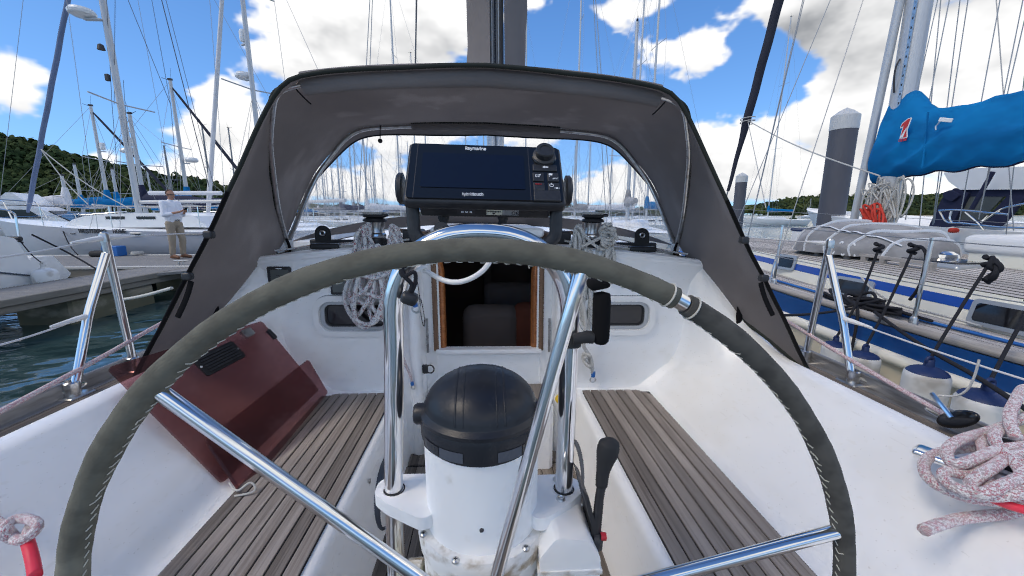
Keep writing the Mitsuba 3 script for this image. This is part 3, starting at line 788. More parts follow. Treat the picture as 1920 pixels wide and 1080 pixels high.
# windscreen: cloth border, clear vinyl, cloth skirt
Wb = half(np.array([(1.085, 2.27, 1.585), (1.05, 2.45, 1.595), (.95, 2.68, 1.612), (.78, 2.86, 1.632), (.55, 2.98, 1.655), (.28, 3.04, 1.668), (0, 3.06, 1.672)]), 36)
Wt = half(np.array([(1.10, 2.25, 1.60), (1.06, 2.34, 1.78), (1.0, 2.42, 1.955), (.90, 2.45, 2.09), (.82, 2.46, 2.18), (.74, 2.47, 2.235), (.40, 2.48, 2.265), (0, 2.50, 2.28)]), 36)
rowsW = np.array([Wt * (1 - t) + Wb * t + np.stack([np.sign(Wt[:, 0]) * .03 * math.sin(t * PI) * np.minimum(1, np.abs(Wt[:, 0])), 0 * Wt[:, 0] + .035 * math.sin(t * PI), 0 * Wt[:, 0]], -1) for t in np.linspace(0, 1, 25)])
gi = np.abs(np.linspace(-1, 1, rowsW.shape[1]))
bpart(HOOD, 'window_border', grid(rowsW[:3]), 'hood_cloth', smooth=80)
bpart(HOOD, 'window', grid(rowsW[2:22] + (0, .0, 0)), 'clear_vinyl', smooth=80, label='clear vinyl window of the sprayhood')
bpart(HOOD, 'window_skirt', grid(rowsW[21:]), 'hood_grey', smooth=80)
bpart(HOOD, 'window_seam', tube(rowsW[2] + (0, -.002, 0), .004, 6), 'canvas_edge')
for sx, (u, v) in ((-1, (605, 437)), (1, (1204, 441))):
    c = at(u, v, y=2.30)
    tab = sg.box(-.042, -.05, .042, 0).union(sg.Point(0, 0).buffer(.042, 10))
    t = bpart(HOOD, 'window_tab', place(prism(tab, .005), c + (0, .004, HEEL * c[0]), (1, sx * -.15, 0), (0, .1, 1)), 'black_rubber', smooth=20)
    bpart(t, 'grommet', tube(c + (0, -.004, HEEL * c[0]) + np.stack([.013 * np.cos(np.arange(16) * PI / 8), np.zeros(16), .013 * np.sin(np.arange(16) * PI / 8)], -1), .0045, 8, True), 'steel')

# ================================================================== winches and hung ropes
for sx, (u, v) in ((-1, (706, 458)), (1, (1110, 458))):
    side = 'left' if sx < 0 else 'right'
    w = thing('winch', f'steel and black self tailing winch on the {side} of the cabin top', 'winch')
    c = ab(u, v, y=2.17)
    c[2] = float(ztop(c[0])) + .005
    z0 = (ab(u, 394, y=2.17)[2] - c[2]) / .215
    S = lambda prof: [(r * .74, z * z0) for r, z in prof]
    bpart(w, 'base', lathe(S([(0, 0), (.074, 0), (.078, .012), (.074, .040), (.066, .050), (0, .05)]), 28, c), 'black_plastic')
    bpart(w, 'skirt', lathe(S([(.068, .050), (.073, .058), (.071, .070), (.062, .078)]), 28, c), 'steel')
    bpart(w, 'drum', lathe(S([(.064, .078), (.058, .100), (.061, .125), (.066, .142)]), 28, c), 'dull_steel')
    bpart(w, 'jaw', lathe(S([(.050, .142), (.080, .146), (.084, .154), (.078, .162), (.058, .168), (.080, .174), (.084, .182), (.076, .190), (0, .194)]), 28, c), 'black_plastic')
    bpart(w, 'cap', lathe(S([(.052, .192), (.050, .202), (.022, .206), (0, .206)]), 24, c), 'dull_steel')
    bpart(w, 'stripper_arm', rounded(c + (.045, -.02, .186 * z0), (.065, .03, .016), .007), 'gloss_black')
    bpart(w, 'rope_turn', tube(c + np.stack([.055 * np.cos(np.linspace(0, 5.6, 40)), .055 * np.sin(np.linspace(0, 5.6, 40)), np.full(40, .196 * z0)], -1), .007, 8), 'fleck_grey', smooth=60)

rng = np.random.default_rng(7)


def hung_coil(key, hook, lows, wid, depth, bs, r, spread=.03, n=60, seed=0):
    """Loops of rope hanging from a hook."""
    g = np.random.default_rng(seed)
    for k, (dx, zl) in enumerate(lows):
        h = np.asarray(hook) + g.normal(0, [.012, .008, .012])
        L = h[2] - zl
        w = wid * g.uniform(.55, 1.1)
        ph = g.uniform(0, 6)
        P = []
        for t in np.arange(n) / n * 2 * PI:
            q = (1 - math.cos(t)) / 2
            x = w * math.sin(t) * (math.sin(q * PI * .5 + .12)) ** .8
            P.append((h[0] + dx * q + x + .008 * math.sin(3 * t + ph), h[1] - depth * (.3 + .7 * g.uniform(.98, 1.02)) * (.25 + .35 * q) + spread * .5 * math.sin(t + ph) + .012 * math.sin(2 * t + ph * 2), h[2] - L * q + .006 * math.sin(4 * t + ph)))
        brope(key, 'loop', P, r, bs, 9, True)


hl = thing('rope_coil', 'white rope with blue and red flecks hung in loops from the left winch', 'rope', )
c = ab(706, 440, y=2.10)
c = ab(706, 472, y=2.08)
low = [(dx, ab(705, vv, y=1.98)[2]) for dx, vv in ((-.06, 605), (-.03, 612), (.0, 600), (.03, 590), (-.08, 590), (.05, 600), (-.04, 570), (.02, 555), (-.10, 560))]
hung_coil(hl, c + (0, -.05, .03), low, .095, .12, 'fleck_blue', .0105, seed=3)
for su, sg_ in ((682, 5), (736, 6)):
    low = [(q_, ab(su, vv, y=2.0)[2]) for q_, vv in ((-.045, 500), (-.015, 512), (.012, 506), (.03, 498))]
    hung_coil(hl, ab(su + (4 if su < 700 else -2), 425, y=2.08), low, .026, .08, 'fleck_blue', .0105, seed=sg_)
brope(hl, 'hitch', spline([c + (-.09, -.10, -.12), c + (-.05, -.135, -.10), c + (.03, -.14, -.115), c + (.08, -.10, -.09), c + (.02, -.06, -.1), c + (-.08, -.08, -.13)], 40), .0105, 'fleck_blue', 9)
hr = thing('rope_coil', 'greyish white ropes bunched and hung from the right winch', 'rope')
c = ab(1110, 440, y=2.10)
for su, top_, vs, sg_ in ((1082, 424, (500, 515, 508, 522), 9), (1136, 440, (500, 512, 520), 10), (1096, 470, (590, 605, 612, 560, 575), 11)):
    low = [(-.03 + .018 * i_, ab(su, vv, y=2.0)[2]) for i_, vv in enumerate(vs)]
    hung_coil(hr, ab(su, top_, y=2.06), low, .028, .09, 'fleck_grey', .0105, seed=sg_)
brope(hr, 'cross_turn', spline([ab(1086, 425, y=2.04), ab(1100, 445, y=2.0), ab(1118, 462, y=1.99), ab(1140, 470, y=2.02)], 20), .0085, 'fleck_grey', 9)
brope(hr, 'cross_turn', spline([ab(1078, 470, y=2.02), ab(1100, 458, y=1.99), ab(1122, 448, y=1.99), ab(1142, 428, y=2.04), ab(1132, 420, y=2.06)], 20), .0085, 'fleck_grey', 9)
for k in range(3):
    a = c + (rng.uniform(.03, .07), -.10, .0)
    th = np.linspace(0, 10, 40)
    brope(hr, 'knot', np.stack([a[0] + .032 * np.cos(th) + .008 * np.cos(2.3 * th + k), a[1] - .02 * np.sin(th * 1.7 + k), a[2] - .02 * k + .035 * np.sin(th) + .003 * th], -1), .0085, 'fleck_grey', 9)
brope(hr, 'tail', spline([ab(1090, 560, y=1.96), ab(1098, 620, y=1.95), ab(1095, 650, y=1.96), ab(1106, 668, y=1.97), ab(1111, 700, y=1.975)], 30), .010, 'white_rope', 9)
th = np.linspace(0, 12, 46)
a = ab(1100, 672, y=1.97)
brope(hr, 'knot', np.stack([a[0] + .020 * np.cos(th) + .004 * th / 6, a[1] - .016 * np.sin(1.6 * th), a[2] + .030 * np.sin(th * .9) - .002 * th], -1), .009, 'white_rope', 9, label='figure of eight knot in the tail')
e = ab(1112, 702, y=1.975)
bpart(hr, 'whipping', bar(e + (0, 0, .016), e + (.001, 0, -.012), .0115, 10), 'blue_plastic')
bpart(hr, 'end_ring', tube(e + (0, 0, -.03) + np.stack([.015 * np.cos(np.arange(16) * PI / 8), .0 * np.arange(16), .015 * np.sin(np.arange(16) * PI / 8)], -1), .0035, 8, True), 'dull_steel')

# a flecked end hanging beside the left column
hx = thing('hanging_line', 'thin white line with red flecks and blue end dangling beside the companionway', 'rope')
P = spline([ab(757, 545, y=1.99), ab(752, 590, y=1.98), ab(753, 640, y=1.985), ab(757, 675, y=1.98), ab(768, 700, y=1.985), ab(772, 715, y=1.985)], 40)
brope(hx, 'line', P, .0075, 'fleck_red', 9)
bpart(hx, 'whipping', bar(P[-1], P[-1] + (.004, 0, -.022), .009, 10), 'blue_plastic')
bpart(hx, 'end_ring', tube(P[-1] + (.006, 0, -.032) + np.stack([.010 * np.cos(np.arange(14) * PI / 7), .0 * np.arange(14), .014 * np.sin(np.arange(14) * PI / 7)], -1), .003, 8, True), 'dull_steel')
hy = thing('lanyard', 'thin black lanyard hanging against the white post', 'cord')
bpart(hy, 'cord', tube(spline([ab(780, 515, y=2.0), ab(787, 560, y=1.985), ab(791, 600, y=1.985), ab(795, 612, y=1.985), ab(796, 603, y=1.985), ab(789, 560, y=1.98)], 40), .0022, 6), 'black_rope')

# ================================================================== washboards leaning on the left seat
wb = thing('washboard', 'large maroon tinted acrylic board with a black vent, leaning against the left seat back', 'board')


def slab(A, B, Cc, D, t):
    q = np.array([A, B, Cc, D])
    nrm = np.cross(q[1] - q[0], q[3] - q[0])
    nrm /= np.linalg.norm(nrm)
    if nrm[2] < 0:
        nrm = -nrm
    ctr = q.mean(0)
    ex = q[1] - q[0]
    ex /= np.linalg.norm(ex)
    ey = np.cross(nrm, ex)
    p2 = np.stack([(q - ctr) @ ex, (q - ctr) @ ey], -1)
    m = prism(sg.Polygon(p2).buffer(-.012).buffer(.012, 4), t)
    return place(m, ctr, ex, ey), ctr, ex, ey, nrm


pA, pD, pC = ab(199, 692, x=-1.275), ab(415, 908, z=.840), np.array([-.862, 1.92, .842])
pB = ab(489, 604, y=1.88)
nq = np.cross(pB - pD, pA - pD)
nq /= np.linalg.norm(nq)


def on_plane(u, v, off=0.0):
    lo_, hi_ = .3, 4.0
    f = lambda Y: float((ab(u, v, y=Y) - pD) @ nq) - off
    for _ in range(50):
        md_ = (lo_ + hi_) / 2
        lo_, hi_ = (md_, hi_) if f(lo_) * f(md_) > 0 else (lo_, md_)
    return ab(u, v, y=lo_)


if nq[2] < 0:
    nq = -nq
m, ctr, ex, ey, nr = slab(pA, pB, on_plane(596, 733), pD, .010)
bpart(wb, 'board', m, 'smoked_acrylic', smooth=20)


def onboard(u, v, off):
    return on_plane(u, v, off)


vx = onboard(452, 664, .012) - onboard(378, 702, .012)
W_ = np.linalg.norm(vx)
vo = onboard(412, 672, .012)
vt = bpart(wb, 'vent', place(prism(rrect(W_, .088, .010), .008), vo, vx, ey), 'vent_black', smooth=20, label='black louvred vent grille')
vyd = np.cross(nr, vx / W_)
for k in range(6):
    bpart(vt, 'louvre', place(prism(rrect(W_ * .82, .0075, .003), .006), vo + nr * .0085 + vyd * (-.03 + k * .012), vx, vyd), 'black_plastic', smooth=20)
for s in (-1, 1):
    bpart(vt, 'screw', lathe([(0, .003), (.004, .002), (.005, 0)], 10, vo + nr * .008 + vx * .46 * s, axis=nr), 'steel')
bpart(wb, 'latch', place(prism(rrect(.050, .040, .008), .014), onboard(463, 626, .011), vx, vyd), 'dull_steel', smooth=20)
bpart(wb, 'corner_clip', place(prism(rrect(.018, .055, .006), .012), onboard(508, 628, .011), vx, vyd), 'black_plastic', smooth=20)
w2 = thing('washboard', 'smaller dark maroon acrylic board propped in front of the larger one on the seat planks', 'board')
m, *_ = slab(on_plane(383, 828, .020), on_plane(576, 675, .020), on_plane(613, 738, .020), on_plane(452, 930, .020), .010)
bpart(w2, 'board', m, 'smoked_acrylic', smooth=20)
bpart(w2, 'cord_end', tube(spline([ab(430, 905, z=.85), ab(450, 918, z=.845), ab(470, 905, z=.86), ab(478, 918, z=.84), ab(462, 926, z=.835), ab(440, 930, z=.83)], 40), .0035, 8), 'white_rope')
bpart(w2, 'strip', bar(on_plane(392, 836, .036), on_plane(446, 915, .036), .006, 8), 'smoked_acrylic')

# ================================================================== steering wheel
WHL = 'steering_pedestal__steering_wheel'
HC, RW, RT = np.array([-.012, .43, 1.213]), .499, .0172


def rimp(deg, r=RW, dy=0.0):
    a = np.radians(deg)
    return HC + np.stack([r * np.sin(a), 0 * a + dy, r * np.cos(a)], -1)


JOINT = math.degrees(math.atan2(at(1277, 562, y=.43)[0] - HC[0], at(1277, 562, y=.43)[2] - HC[2]))
def lumps(a):
    a = np.asarray(a, float)
    rr_ = np.interp(a, [-180, -60, 0, 45, 80, 180], [.0150, .0148, .0130, .0132, .0126, .0126])
    return rr_ * (1 + .035 * np.sin(a * .21) + .025 * np.sin(a * .53 + 1) + .015 * np.sin(a * 1.7))


PED = thing('steering_pedestal', 'white steering pedestal with black domed compass, tall guard hoop and large leather covered wheel', 'pedestal')
a = np.linspace(0, 360, 120, endpoint=False)
bpart(PED, 'steering_wheel', tube(rimp(a), .0098, 16, True), 'steel', smooth=True, label='large steering wheel with a worn olive leather rim')
a = np.linspace(JOINT - 180, JOINT - 1.1, 150)
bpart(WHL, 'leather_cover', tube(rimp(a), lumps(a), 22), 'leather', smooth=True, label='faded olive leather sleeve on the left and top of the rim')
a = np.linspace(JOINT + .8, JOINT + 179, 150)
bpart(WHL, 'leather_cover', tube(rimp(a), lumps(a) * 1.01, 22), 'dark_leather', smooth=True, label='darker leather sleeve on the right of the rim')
st = []
g = np.random.default_rng(3)
for d in np.arange(-179, 179, 1.55):
    if abs(d - JOINT) < 2.2 or d < -100 or d > 110:
        continue
    # short slanting stitches along the inner edge of the rim, on the helmsman's side
    s = -1 if d < JOINT else 1
    L = g.uniform(.8, 1.25)
    th = np.linspace(.05, .36, 6) * L + g.normal(0, .05)
    P = []
    for k, t in enumerate(th):
        dd = d + s * (k - 2.5) * .14 * g.uniform(.7, 1.2)
        rr = float(lumps(d)) * 1.05
        P.append(rimp(dd, RW - rr * math.cos(t), -rr * math.sin(t)))
    if g.uniform() < .25:
        P.append(P[-1] + np.array([g.normal(0, .002), -.004, g.normal(0, .002)]))
    st.append(tube(P, .0007, 5))
bpart(WHL, 'stitching', cat(st), 'thread', smooth=True, stuff=True, label='pale thread stitches along the inner edge of the leather')
for dd, r in ((JOINT - 2.1, .0140), (JOINT + 1.7, .0140), (100, .0136), (106, .0136)):
    tn = rimp(dd + .5) - rimp(dd - .5)
    tn /= np.linalg.norm(tn)
    u1 = (rimp(dd) - HC) / RW
    th = np.arange(20) * PI / 10
    bpart(WHL, 'binding', tube(rimp(dd) + r * (np.cos(th)[:, None] * u1 + np.sin(th)[:, None] * np.array([0, 1.0, 0])), .0011, 6, True), 'thread')
ends = [at(1085, 522, y=.43), at(1572, 988, y=.43), at(300, 742, y=.43)]
angs = [math.degrees(math.atan2(e[0] - HC[0], e[2] - HC[2])) for e in ends]
angs += [angs[1] + 70, angs[2] - 68]
for i, d in enumerate(angs):
    p0, p1 = HC + (0, .004, 0) + .035 * (rimp(d) - HC) / RW, rimp(d, RW - .010)
    bpart(WHL, 'spoke', tube(np.linspace(p0, p1, 8), .0087, 16), 'steel', smooth=True)
bpart(WHL, 'hub', lathe([(0, -.03), (.035, -.028), (.045, -.015), (.045, .02), (0, .03)], 28, HC + (0, .006, 0), axis=(0, -1, 0)), 'steel')

# ================================================================== steering pedestal, compass and guard
PC = np.array([-.014, .605, 0])
g = .0945
bpart(PED, 'column', lathe([(0, 1.20), (g, 1.20), (g, 1.36), (g, 1.405), (0, 1.405)], 48, PC), 'white_paint', smooth=40)
rr = np.random.default_rng(5)
bpart(PED, 'collar', lathe([(g, 1.243), (g + .012, 1.240), (g + .016, 1.228), (g + .014, 1.205), (g + .008, 1.19), (g + .008, 1.10), (g + .02, .9), (g + .03, .44), (0, .43)], 48, PC), 'grubby_white', smooth=40)
for sx, eu, ev in ((-1, 740, 925), (1, 1057, 920)):
    e = at(eu, ev, y=.615)
    pts = [(PC[0] + sx * .085, PC[1] - .062), (PC[0] + sx * .115, PC[1] - .045), (e[0] + sx * .004, e[1] - .030), (e[0] + sx * .028, e[1] - .008), (e[0] + sx * .028, e[1] + .020), (e[0], e[1] + .036), (PC[0] + sx * .10, PC[1] + .045), (PC[0] + sx * .06, PC[1] + .045)]
    p = sg.Polygon(pts).buffer(-.014, 10).buffer(.018, 10)
    m = prism(p, .022)
    m.apply_translation([0, 0, e[2] - .016])
    er = bpart(PED, 'guard_bracket', m, 'white_paint', smooth=30)
    bpart(er, 'ring_gap', tube(e + (0, 0, .0065) + np.stack([.0172 * np.cos(np.arange(24) * PI / 12), .0172 * np.sin(np.arange(24) * PI / 12), np.zeros(24)], -1), .0012, 6, True), 'black_rubber')
    if sx > 0:
        for q in ((-.008, .028), (-.010, -.022)):
            bpart(er, 'socket_screw', lathe([(0, .001), (.004, .001), (.0055, .004), (.007, .003), (.008, 0)], 12, e + (q[0], q[1] - .004, .006)), 'dull_steel')
eL, eR = at(740, 925, y=.615), at(1057, 920, y=.615)
zt_ = at(900, 437, y=.62)[2]
xl, xr_ = at(738, 620, y=.62)[0], at(1068, 620, y=.62)[0]
H = [(eL[0], .615, .45), (eL[0], .615, 1.3), (xl, .62, 1.56)]
for t in np.linspace(PI, 0, 21)[1:-1]:
    H.append(((xl + xr_) / 2 + (xr_ - xl) / 2 * math.copysign(abs(math.cos(t)) ** .85, math.cos(t)), .62, 1.575 + (zt_ - 1.575) * math.sin(t) ** .85))
H += [(xr_, .62, 1.56), (eR[0], .615, 1.3), (eR[0], .615, .45)]
bpart(PED, 'guard_hoop', tube(spline(H, 120), .0155, 20), 'steel', smooth=True, label='polished stainless guard hoop')
# compass
cz = 1.402
cp = bpart(PED, 'compass_body', lathe([(g - .004, cz - .008), (g + .001, cz - .007), (g + .003, cz + .004), (g + .001, cz + .014), (g - .004, cz + .030)], 56, PC), 'compass_black', smooth=30)
# front skirt lower at the helm side, with windows
sk = []
th = np.linspace(-PI * .62, PI * .62, 60)
for z_, r_ in ((cz + .032, .0), (cz + .022, .004), (cz + .0065, .004)):
    sk.append([(PC[0] + (g + r_) * math.sin(t), PC[1] - (g + r_) * math.cos(t), z_ - .014 * math.cos(t) * (z_ < cz + .01)) for t in th])
bpart(cp, 'skirt', grid(sk), 'compass_black', smooth=40)
for d in (-50, -26, 26, 50):
    c = math.radians(d)
    wd = .20
    q = [[(PC[0] + (g + .0052) * math.sin(c + s * wd), PC[1] - (g + .0052) * math.cos(c + s * wd), z_) for s in np.linspace(-1, 1, 6)] for z_ in (cz + .013, cz - .003)]
    bpart(cp, 'window', grid(q), 'dark_window' if abs(d) > 40 else 'grey_stripe', smooth=40)
hood = bpart(PED, 'compass_hood', lathe([(g - .003, cz + .026), (g + .004, cz + .030), (g + .004, cz + .036), (g - .002, cz + .042)] + [((g - .003) * math.cos(t), cz + .040 + .060 * math.sin(t)) for t in np.linspace(.06, PI / 2, 16)], 64, PC), 'compass_black', smooth=35, label='ribbed black compass hood')
for off in (-.036, -.0, .036):
    w_ = .0035 if off else .024
    for s in ((-1, 1) if off == 0 else (1,)):
        P = []
        for t in np.linspace(.12, PI - .12, 30):
            xx = off + (s * w_ if off == 0 else 0)
            rr_ = math.sqrt(max(0, 1 - (xx / (g - .003)) ** 2))
            P.append(PC + (xx, -(g - .003) * rr_ * math.cos(t), cz + .040 + .060 * rr_ * math.sin(t)))
        bpart(hood, 'rib', tube(P, .0012 if off == 0 else .0018, 6, flat=.6), 'compass_black', smooth=True)
for s in (-1, 1):
    bpart(hood, 'hinge_knob', lathe([(0, .010), (.014, .009), (.017, .004), (.017, -.01)], 20, PC + (s * (g + .004), -.01, cz + .030), axis=(s, 0, 0)), 'compass_black')
for d in (-64, -22, 40, 68):
    c = math.radians(d)
    q = PC + ((g + .011) * math.sin(c), -(g + .011) * math.cos(c), 1.241)
    sc = bpart(PED, 'collar_screw', lathe([(0, .003), (.004, .0028), (.006, .001), (.0062, -.002)], 14, q), 'dull_steel')
    for r_ in (0, 90):
        bpart(sc, 'slot', box(q + (0, 0, .003), (.006, .0013, .001) if r_ == 0 else (.0013, .006, .001)), 'letter_dark')
bpart(PED, 'paint_chip', trimesh.creation.icosphere(1, .0035).apply_translation(PC + (0, -g, 1.288)), 'letter_dark')
# throttle housing at the right of the column
bx = np.array([.125, .575, 1.17])
pr = sg.Polygon([(-.05, -.12), (.045, -.12), (.045, .055), (.028, .088), (-.025, .094), (-.05, .06)]).buffer(-.014).buffer(.014, 6)
hs = place(prism(pr, .11), bx + (0, .05, 0), (1, 0, 0), (0, 0, 1))
bpart(PED, 'control_housing', hs, 'white_paint', smooth=30)
bpart(PED, 'housing_lip', place(prism(pr.buffer(.003).intersection(sg.box(-1, .028, 1, .036)), .114), bx + (0, .052, 0), (1, 0, 0), (0, 0, 1)), 'grubby_white', smooth=30)
for s in (-.026, .022):
    bpart(PED, 'moulded_recess', rounded(bx + (s, -.058, .012), (.022, .012, .012), .005), 'grubby_white')
# ribbed steering drum low on the left and cable over the hoop
dr_ = np.array([-.135, .56, 1.065])
bpart(PED, 'ribbed_drum', lathe([(0, -.014), (.085, -.014), (.090, -.008), (.090, .008), (.085, .014), (0, .014)], 40, dr_, axis=(1, 0, 0)), 'sticker_cream', smooth=30)
for k in range(40):
    t = k * PI / 20
    bpart(PED + '__ribbed_drum', 'rib', box(dr_ + (0, .091 * math.cos(t), .091 * math.sin(t)), (.026, .006, .006), .001, rot=trimesh.transformations.rotation_matrix(t, [1, 0, 0])[:3, :3]), 'grubby_white')
bpart(PED, 'drum_axle', bar(dr_ + (-.02, 0, 0), dr_ + (.09, 0, 0), .012, 12), 'dull_steel')
bpart(PED, 'white_cable', tube(spline([at(785, 503, y=.66), at(803, 512, y=.64), at(830, 526, y=.62), at(868, 528, y=.60), at(900, 512, y=.60), at(918, 490, y=.62), at(925, 470, y=.64)], 40), .0042, 10), 'white_plastic', smooth=True)
bpart(PED, 'grey_cable', tube(spline([at(800, 500, y=.65), at(775, 515, y=.63), at(757, 560, y=.64), at(752, 640, y=.64)], 30), .0038, 8), 'white_plastic', smooth=True)
k0 = at(768, 561, y=.60)
tg = bpart(PED, 'toggle', rounded(k0, (.026, .026, .020), .008, rot=trimesh.transformations.rotation_matrix(.35, [0, 1, 0])[:3, :3]), 'black_plastic', label='black toggle on an elastic tie')
bpart(tg, 'elastic', tube(spline([k0 + (.004, 0, .01), at(779, 530, y=.60), at(776, 512, y=.60), at(757, 520, y=.595), at(752, 507, y=.60), at(768, 500, y=.61)], 30), .0032, 8), 'black_rope')
bpart(tg, 'elastic', tube(spline([at(752, 507, y=.598), at(760, 522, y=.596), at(772, 535, y=.598), k0 + (0, 0, .008)], 20), .0034, 8), 'black_rope')
bpart(tg, 'cord_end', tube(at(780, 580, y=.60) + np.stack([.006 * np.cos(np.arange(12) * PI / 6), np.zeros(12), .007 * np.sin(np.arange(12) * PI / 6)], -1), .0016, 6, True), 'dull_steel')
bpart(tg, 'blue_whipping', bar(at(777, 568, y=.60), at(780, 577, y=.60), .0042, 8), 'blue_plastic')

# ================================================================== engine control lever
THR = thing('throttle_lever', 'black engine control lever with rounded grip beside the pedestal', 'lever')
t0, t1, t2, t3 = at(1116, 1010, y=.545), at(1124, 930, y=.545), at(1131, 890, y=.545), at(1141, 838, y=.545)
bpart(THR, 'shaft', tube([t0, t1, t2], [.0085, .0075, .0075], 12, flat=.7), 'black_plastic', smooth=True)
P = spline([at(1128, 908, y=.545), at(1131, 880, y=.545), at(1138, 850, y=.545), at(1143, 826, y=.545)], 14)
bpart(THR, 'grip', tube(np.vstack([P, P[-1:] + (0, 0, .004), P[-1:] + (0, 0, .007)]), np.r_[np.interp(np.linspace(0, 1, 14), [0, .3, .5, .7, .85, 1], [.0095, .0105, .013, .0168, .0175, .0155]), .010, .002], 18, flat=.8), 'black_rubber', smooth=True)
pl = [at(u, v, y=.54) for u, v in ((1092, 915), (1104, 930), (1119, 985), (1119, 1120), (1111, 1120), (1111, 990))]
mid = np.mean(pl, 0)
bpart(THR, 'backplate', place(prism([(p[0] - mid[0], p[2] - mid[2]) for p in pl], .07), mid + (0, .07, 0), (1, 0, 0), (0, 0, 1)), 'black_plastic', smooth=20)
bpart(THR, 'pivot_cap', lathe([(0, .010), (.012, .009), (.016, .004), (.016, -.004)], 18, at(1119, 1010, y=.545), axis=(1, -.3, 0)), 'black_plastic')
bpart(THR, 'stop_button', lathe([(0, .009), (.006, .009), (.0065, 0)], 14, at(1126, 1003, y=.54), axis=(1, -.1, 0)), 'red_plastic')

# ================================================================== padded grip clamped to the guard
PAD = thing('padded_holder', 'tall black foam padded holder clamped to the right leg of the guard hoop', 'holder')
pc = (at(1128, 543, y=.60) + at(1127, 642, y=.60)) / 2
ax = at(1129, 543, y=.60) - at(1126, 642, y=.60)
L = np.linalg.norm(ax)
bpart(PAD, 'foam_tube', lathe([(0, -L / 2), (.009, -L / 2 + .001), (.0125, -L / 2 + .005), (.0140, -L / 2 + .015), (.0142, L / 2 - .015), (.013, L / 2 - .004), (0, L / 2)], 20, pc, axis=ax), 'black_foam', smooth=60)
bpart(PAD, 'strap_wrap', rounded(at(1122, 528, y=.60), (.034, .030, .018), .007, rot=trimesh.transformations.rotation_matrix(-.2, [0, 1, 0])[:3, :3]), 'black_foam')
bpart(PAD, 'strap_tail', tube(spline([at(1122, 528, y=.59), at(1138, 528, y=.59), at(1152, 522, y=.60)], 8), .005, 8, flat=.4), 'black_foam')
bpart(PAD, 'clamp_arm', tube([at(1074, 634, y=.60), at(1092, 631, y=.60), at(1100, 629, y=.60), at(1112, 630, y=.60)], [.0095, .0095, .0105, .0105], 14), 'black_rubber', smooth=50)
q = at(1068, 634, y=.62)
bpart(PAD, 'clamp_ring', lathe([(.0158, -.011), (.0195, -.010), (.0195, .010), (.0158, .011)], 20, q), 'black_rubber')

yb = solo('yellow_float', trimesh.creation.icosphere(3, .026).apply_translation(at(1050, 748, y=1.93)), 'yellow_plastic', 'round yellow float on the bridge step behind the guard hoop', 'float', smooth=True)

# ================================================================== chart plotter
CPL = thing('chart_plotter', 'black chart plotter with dark screen, knob and keypad mounted above the guard hoop', 'chart plotter')
bl, br, tl, tr = at(752, 378, y=.665), at(1062, 381, y=.665), at(773, 271, y=.742), at(1047, 277, y=.742)
ex = (br - bl) / np.linalg.norm(br - bl)
ey = ((tl + tr) - (bl + br)) / 2
HH = np.linalg.norm(ey)
ey = ey / HH
ey = ey - ex * (ey @ ex); ey /= np.linalg.norm(ey)
ez = np.cross(ex, ey)      # towards the helm
WW = (np.linalg.norm(br - bl) + np.linalg.norm(tr - tl)) / 2
PO = (bl + br + tl + tr) / 4
ROT = np.stack([ex, ey, ez], 1)


def pl_at(m, x, y, z=0.0):
    """Plotter coordinates: x, y from -1 to 1 across the face, z out of it in metres."""
    m = m.copy()
    m.vertices = PO + ex * (x * WW / 2) + ey * (y * HH / 2) + ez * z + m.vertices @ ROT.T
    return m


bpart(CPL, 'body', pl_at(rounded((0, 0, -.010), (WW * 1.012, HH * 1.03, .022), .006), 0, 0), 'black_plastic', smooth=40)
bpart(CPL, 'rear_case', pl_at(rounded((0, .010, -.038), (WW * .84, HH * .55, .04), .010), 0, 0), 'black_plastic', smooth=40)
bpart(CPL, 'bezel', pl_at(prism(rrect(WW * .972, HH * .95, .006), .0035), 0, 0, .0008), 'gloss_black', smooth=20)
scr = bpart(CPL, 'screen', pl_at(prism(rrect(WW * .655, HH * .60, .002), .0012), -.155, -.005, .0044), 'screen_glass', smooth=20, label='dark switched off screen')
bpart(CPL, 'panel_seam', pl_at(box((0, 0, 0), (.0012, HH * .95, .0022)), .565, 0, .0036), 'letter_dark')
bpart(CPL, 'side_strip', pl_at(box((0, 0, 0), (.0012, HH * .95, .0022)), -.885, 0, .0036), 'letter_dark')


def word(txt, h, x, y, bold, bs, name, z=.0045, width=None):
    m = meshkit.text_mesh(txt, h, .0008, bold)
    w0 = m.bounds[1][0] - m.bounds[0][0]
    if width:
        m.vertices[:, 0] *= width / w0
        w0 = width
    m.apply_translation([-m.bounds[0][0] - w0 / 2, -h / 2, 0])
    return bpart(CPL, name, pl_at(m, x, y, z), bs, smooth=False)


word('Raymarine', .0072, -.13, .815, True, 'letter_white', 'maker_lettering', width=.037)
word('hybrid', .0062, -.222, -.80, False, 'letter_white', 'model_lettering', width=.0175)
word('touch', .0062, -.093, -.80, True, 'letter_white', 'model_lettering', width=.0175)
kn = bpart(CPL, 'knob', pl_at(lathe([(.0200, 0), (.0200, .005), (.0160, .007), (.0160, .017), (.0148, .019), (.0098, .0192), (.0090, .0175), (0, .0175)], 36), .775, .58, .004), 'black_plastic', smooth=30, label='round black control knob')
bpart(kn, 'knob_ring', pl_at(lathe([(.0205, 0), (.0215, .002), (.0200, .004)], 36), .775, .58, .004), 'gloss_black')
for bxx, byy, w_, h_ in ((.675, -.17, .0155, .021), (.865, -.17, .0155, .021), (.675, -.50, .0155, .019), (.865, -.50, .0155, .019), (.77, .16, .034, .016), (.77, -.80, .036, .024)):
    bpart(CPL, 'button', pl_at(rounded((0, 0, .001), (w_ * 1.25, h_ * .92, .005), .0018), bxx, byy, .0036), 'black_plastic', smooth=40)
